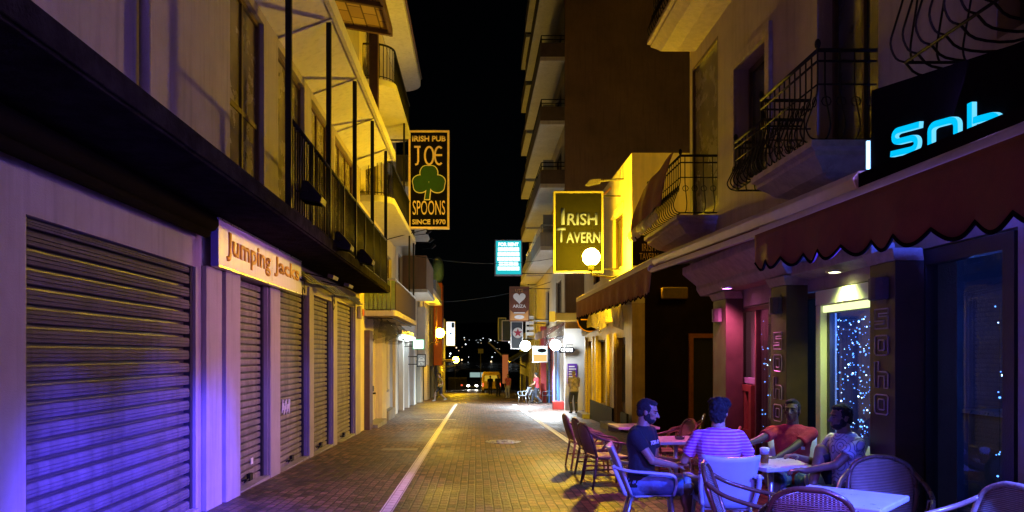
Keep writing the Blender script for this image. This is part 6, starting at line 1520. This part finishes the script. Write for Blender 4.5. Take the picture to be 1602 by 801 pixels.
# blue strip lamp under the bar's awning (just outside the frame, on the bar wall)
def fixture(name, label, loc, s, glow):
    t = thing(name, label, 'lamp', loc)
    m = MB(); m.obox(loc, (s[0], s[1], s[2])); m.build('housing', MT['black_metal'], t); return t
lamp('AREA', (3.72, 3.6, 2.46), BLU, 900, .35, (2.2, 5.8, .4), sy=.25, name='awning_blue_lamp')
lamp('SPOT', (3.2, 4.4, 2.42), (.07, .04, 1), 15000, .08, (-3.2, 7.4, .2), angle=38, blend=.6, name='awning_blue_lamp')
lamp('SPOT', (2.45, 1.2, 2.25), (.13, .07, 1), 1300, .12, (2.0, 6.6, .35), angle=32, blend=.6, name='awning_blue_lamp')
lamp('SPOT', (1.6, -2.5, 3.4), (.62, .22, 1), 900, .2, (-.6, 8.4, 0), angle=40, blend=.9, name='violet_fill_behind')  # added fill behind the camera, stands in for unseen neighbouring bars
lamp('POINT', (7.2, 14.4, 8.2), SOD, 160, .2, name='passage_fill')  # added fill hidden behind the bar, brightens the tower's side wall
lamp('POINT', (6.6, 17.6, 6.3), SOD, 70, .15, name='side_wall_fill')  # second added fill, no lamp known here, lights the tavern side wall
# glow of the neon board above the awning
lamp('AREA', (2.96, 4.3, 3.2), (.36, .2, 1.0), 105, 1.6, (-3.2, 5.5, 3.9), sy=.3, name='neon_glow')
lamp('AREA', (2.0, -5.0, 3.6), (1, .34, .5), 8, .6, (-2.5, 8.0, 1.5), sy=.5, name='pink_fill_behind')  # faint added fill for the glow of unseen bars behind the camera
lamp('AREA', (3.0, 6.1, 3.1), (.05, .25, 1), 1.2, .25, (3.5, 7.3, 3.5), name='neon_end_glow')
lamp('POINT', (2.9, -9.0, 4.4), SOD, 55, .25, name='street_lamp_behind')
# recessed lamps
lamp('SPOT', (3.42, 10.45, 2.47), (1, .4, .95), 700, .05, (-3.2, 10.7, .9), angle=54, blend=.45, name='pink_downlight')
lamp('SPOT', (3.42, 10.45, 2.47), (1, .16, .55), 210, .05, (2.4, 10.45, .2), angle=165, blend=.5, name='pink_downlight')
lamp('SPOT', (3.6, 7.75, 2.4), (.8, 1, .32), 80, .05, (3.9, 7.75, .6), angle=120, blend=.8, name='lime_downlight')
lamp('POINT', (4.6, 7.7, 1.9), (.05, .16, 1), 130, .1, name='bar_inside_blue')
lamp('POINT', (4.5, 10.6, 1.9), (1, .4, .6), 5, .1, name='bar_inside_pink')
# white shop lamps
lamp('SPOT', (3.4, 34.0, 1.75), (.85, .95, 1), 2600, .15, (2.2, 33.2, -1.2), angle=130, blend=.7, name='shop_white_lamp')
lamp('SPOT', (2.5, 39.6, 1.75), (.7, .88, 1), 3200, .15, (1.9, 40, -1.5), angle=160, blend=.7, name='shop_white_lamp')
lamp('POINT', (3.95, 32.9, 1.9), (.9, .97, 1), 70, .15, name='shop_white_lamp')
lamp('AREA', (-2.85, 33.8, 2.28), (.85, 1, .98), 90, .25, (-2.2, 33.8, -1), sy=5, name='tube_light')
# headlights on the road, light of the low street lamps
for s in (-1, 1): lamp('SPOT', (XP(739, 120) + s * .62, 117.6, zg(120) + .66), (1, .93, .75), 900, .08, (XP(739, 120) + s * .5, 90, zg(90)), angle=50, name='headlight_beam')
lamp('POINT', (-2.0, 82, zg(82) + 4.2), SOD, 1100, .2, name='low_street_lamp')

cam = bpy.data.cameras.new('camera'); co = bpy.data.objects.new('camera', cam); COL.objects.link(co)
co.location = (0, 0, ZC); co.rotation_euler = (PI / 2, 0, 0)
cam.sensor_width = 36; cam.sensor_fit = 'HORIZONTAL'; cam.lens = FPX / 1602 * 36
cam.shift_x = (801 - VX) / 1602; cam.shift_y = (VY - 400.5) / 1602
cam.clip_start = .05; cam.clip_end = 8000
S.camera = co
S.view_settings.view_transform = 'Standard'; S.view_settings.look = 'None'; S.view_settings.exposure = 0; S.view_settings.gamma = 1; S.view_settings.use_curve_mapping = False
S.render.engine = 'CYCLES'
cy = S.cycles; cy.use_denoising = True; cy.max_bounces = 6; cy.transparent_max_bounces = 12; cy.sample_clamp_indirect = 4; cy.sample_clamp_direct = 0; cy.caustics_reflective = False; cy.caustics_refractive = False
try: cy.denoiser = 'OPENIMAGEDENOISE'; cy.denoising_input_passes = 'RGB_ALBEDO_NORMAL'
except Exception: pass
cy.use_light_tree = True
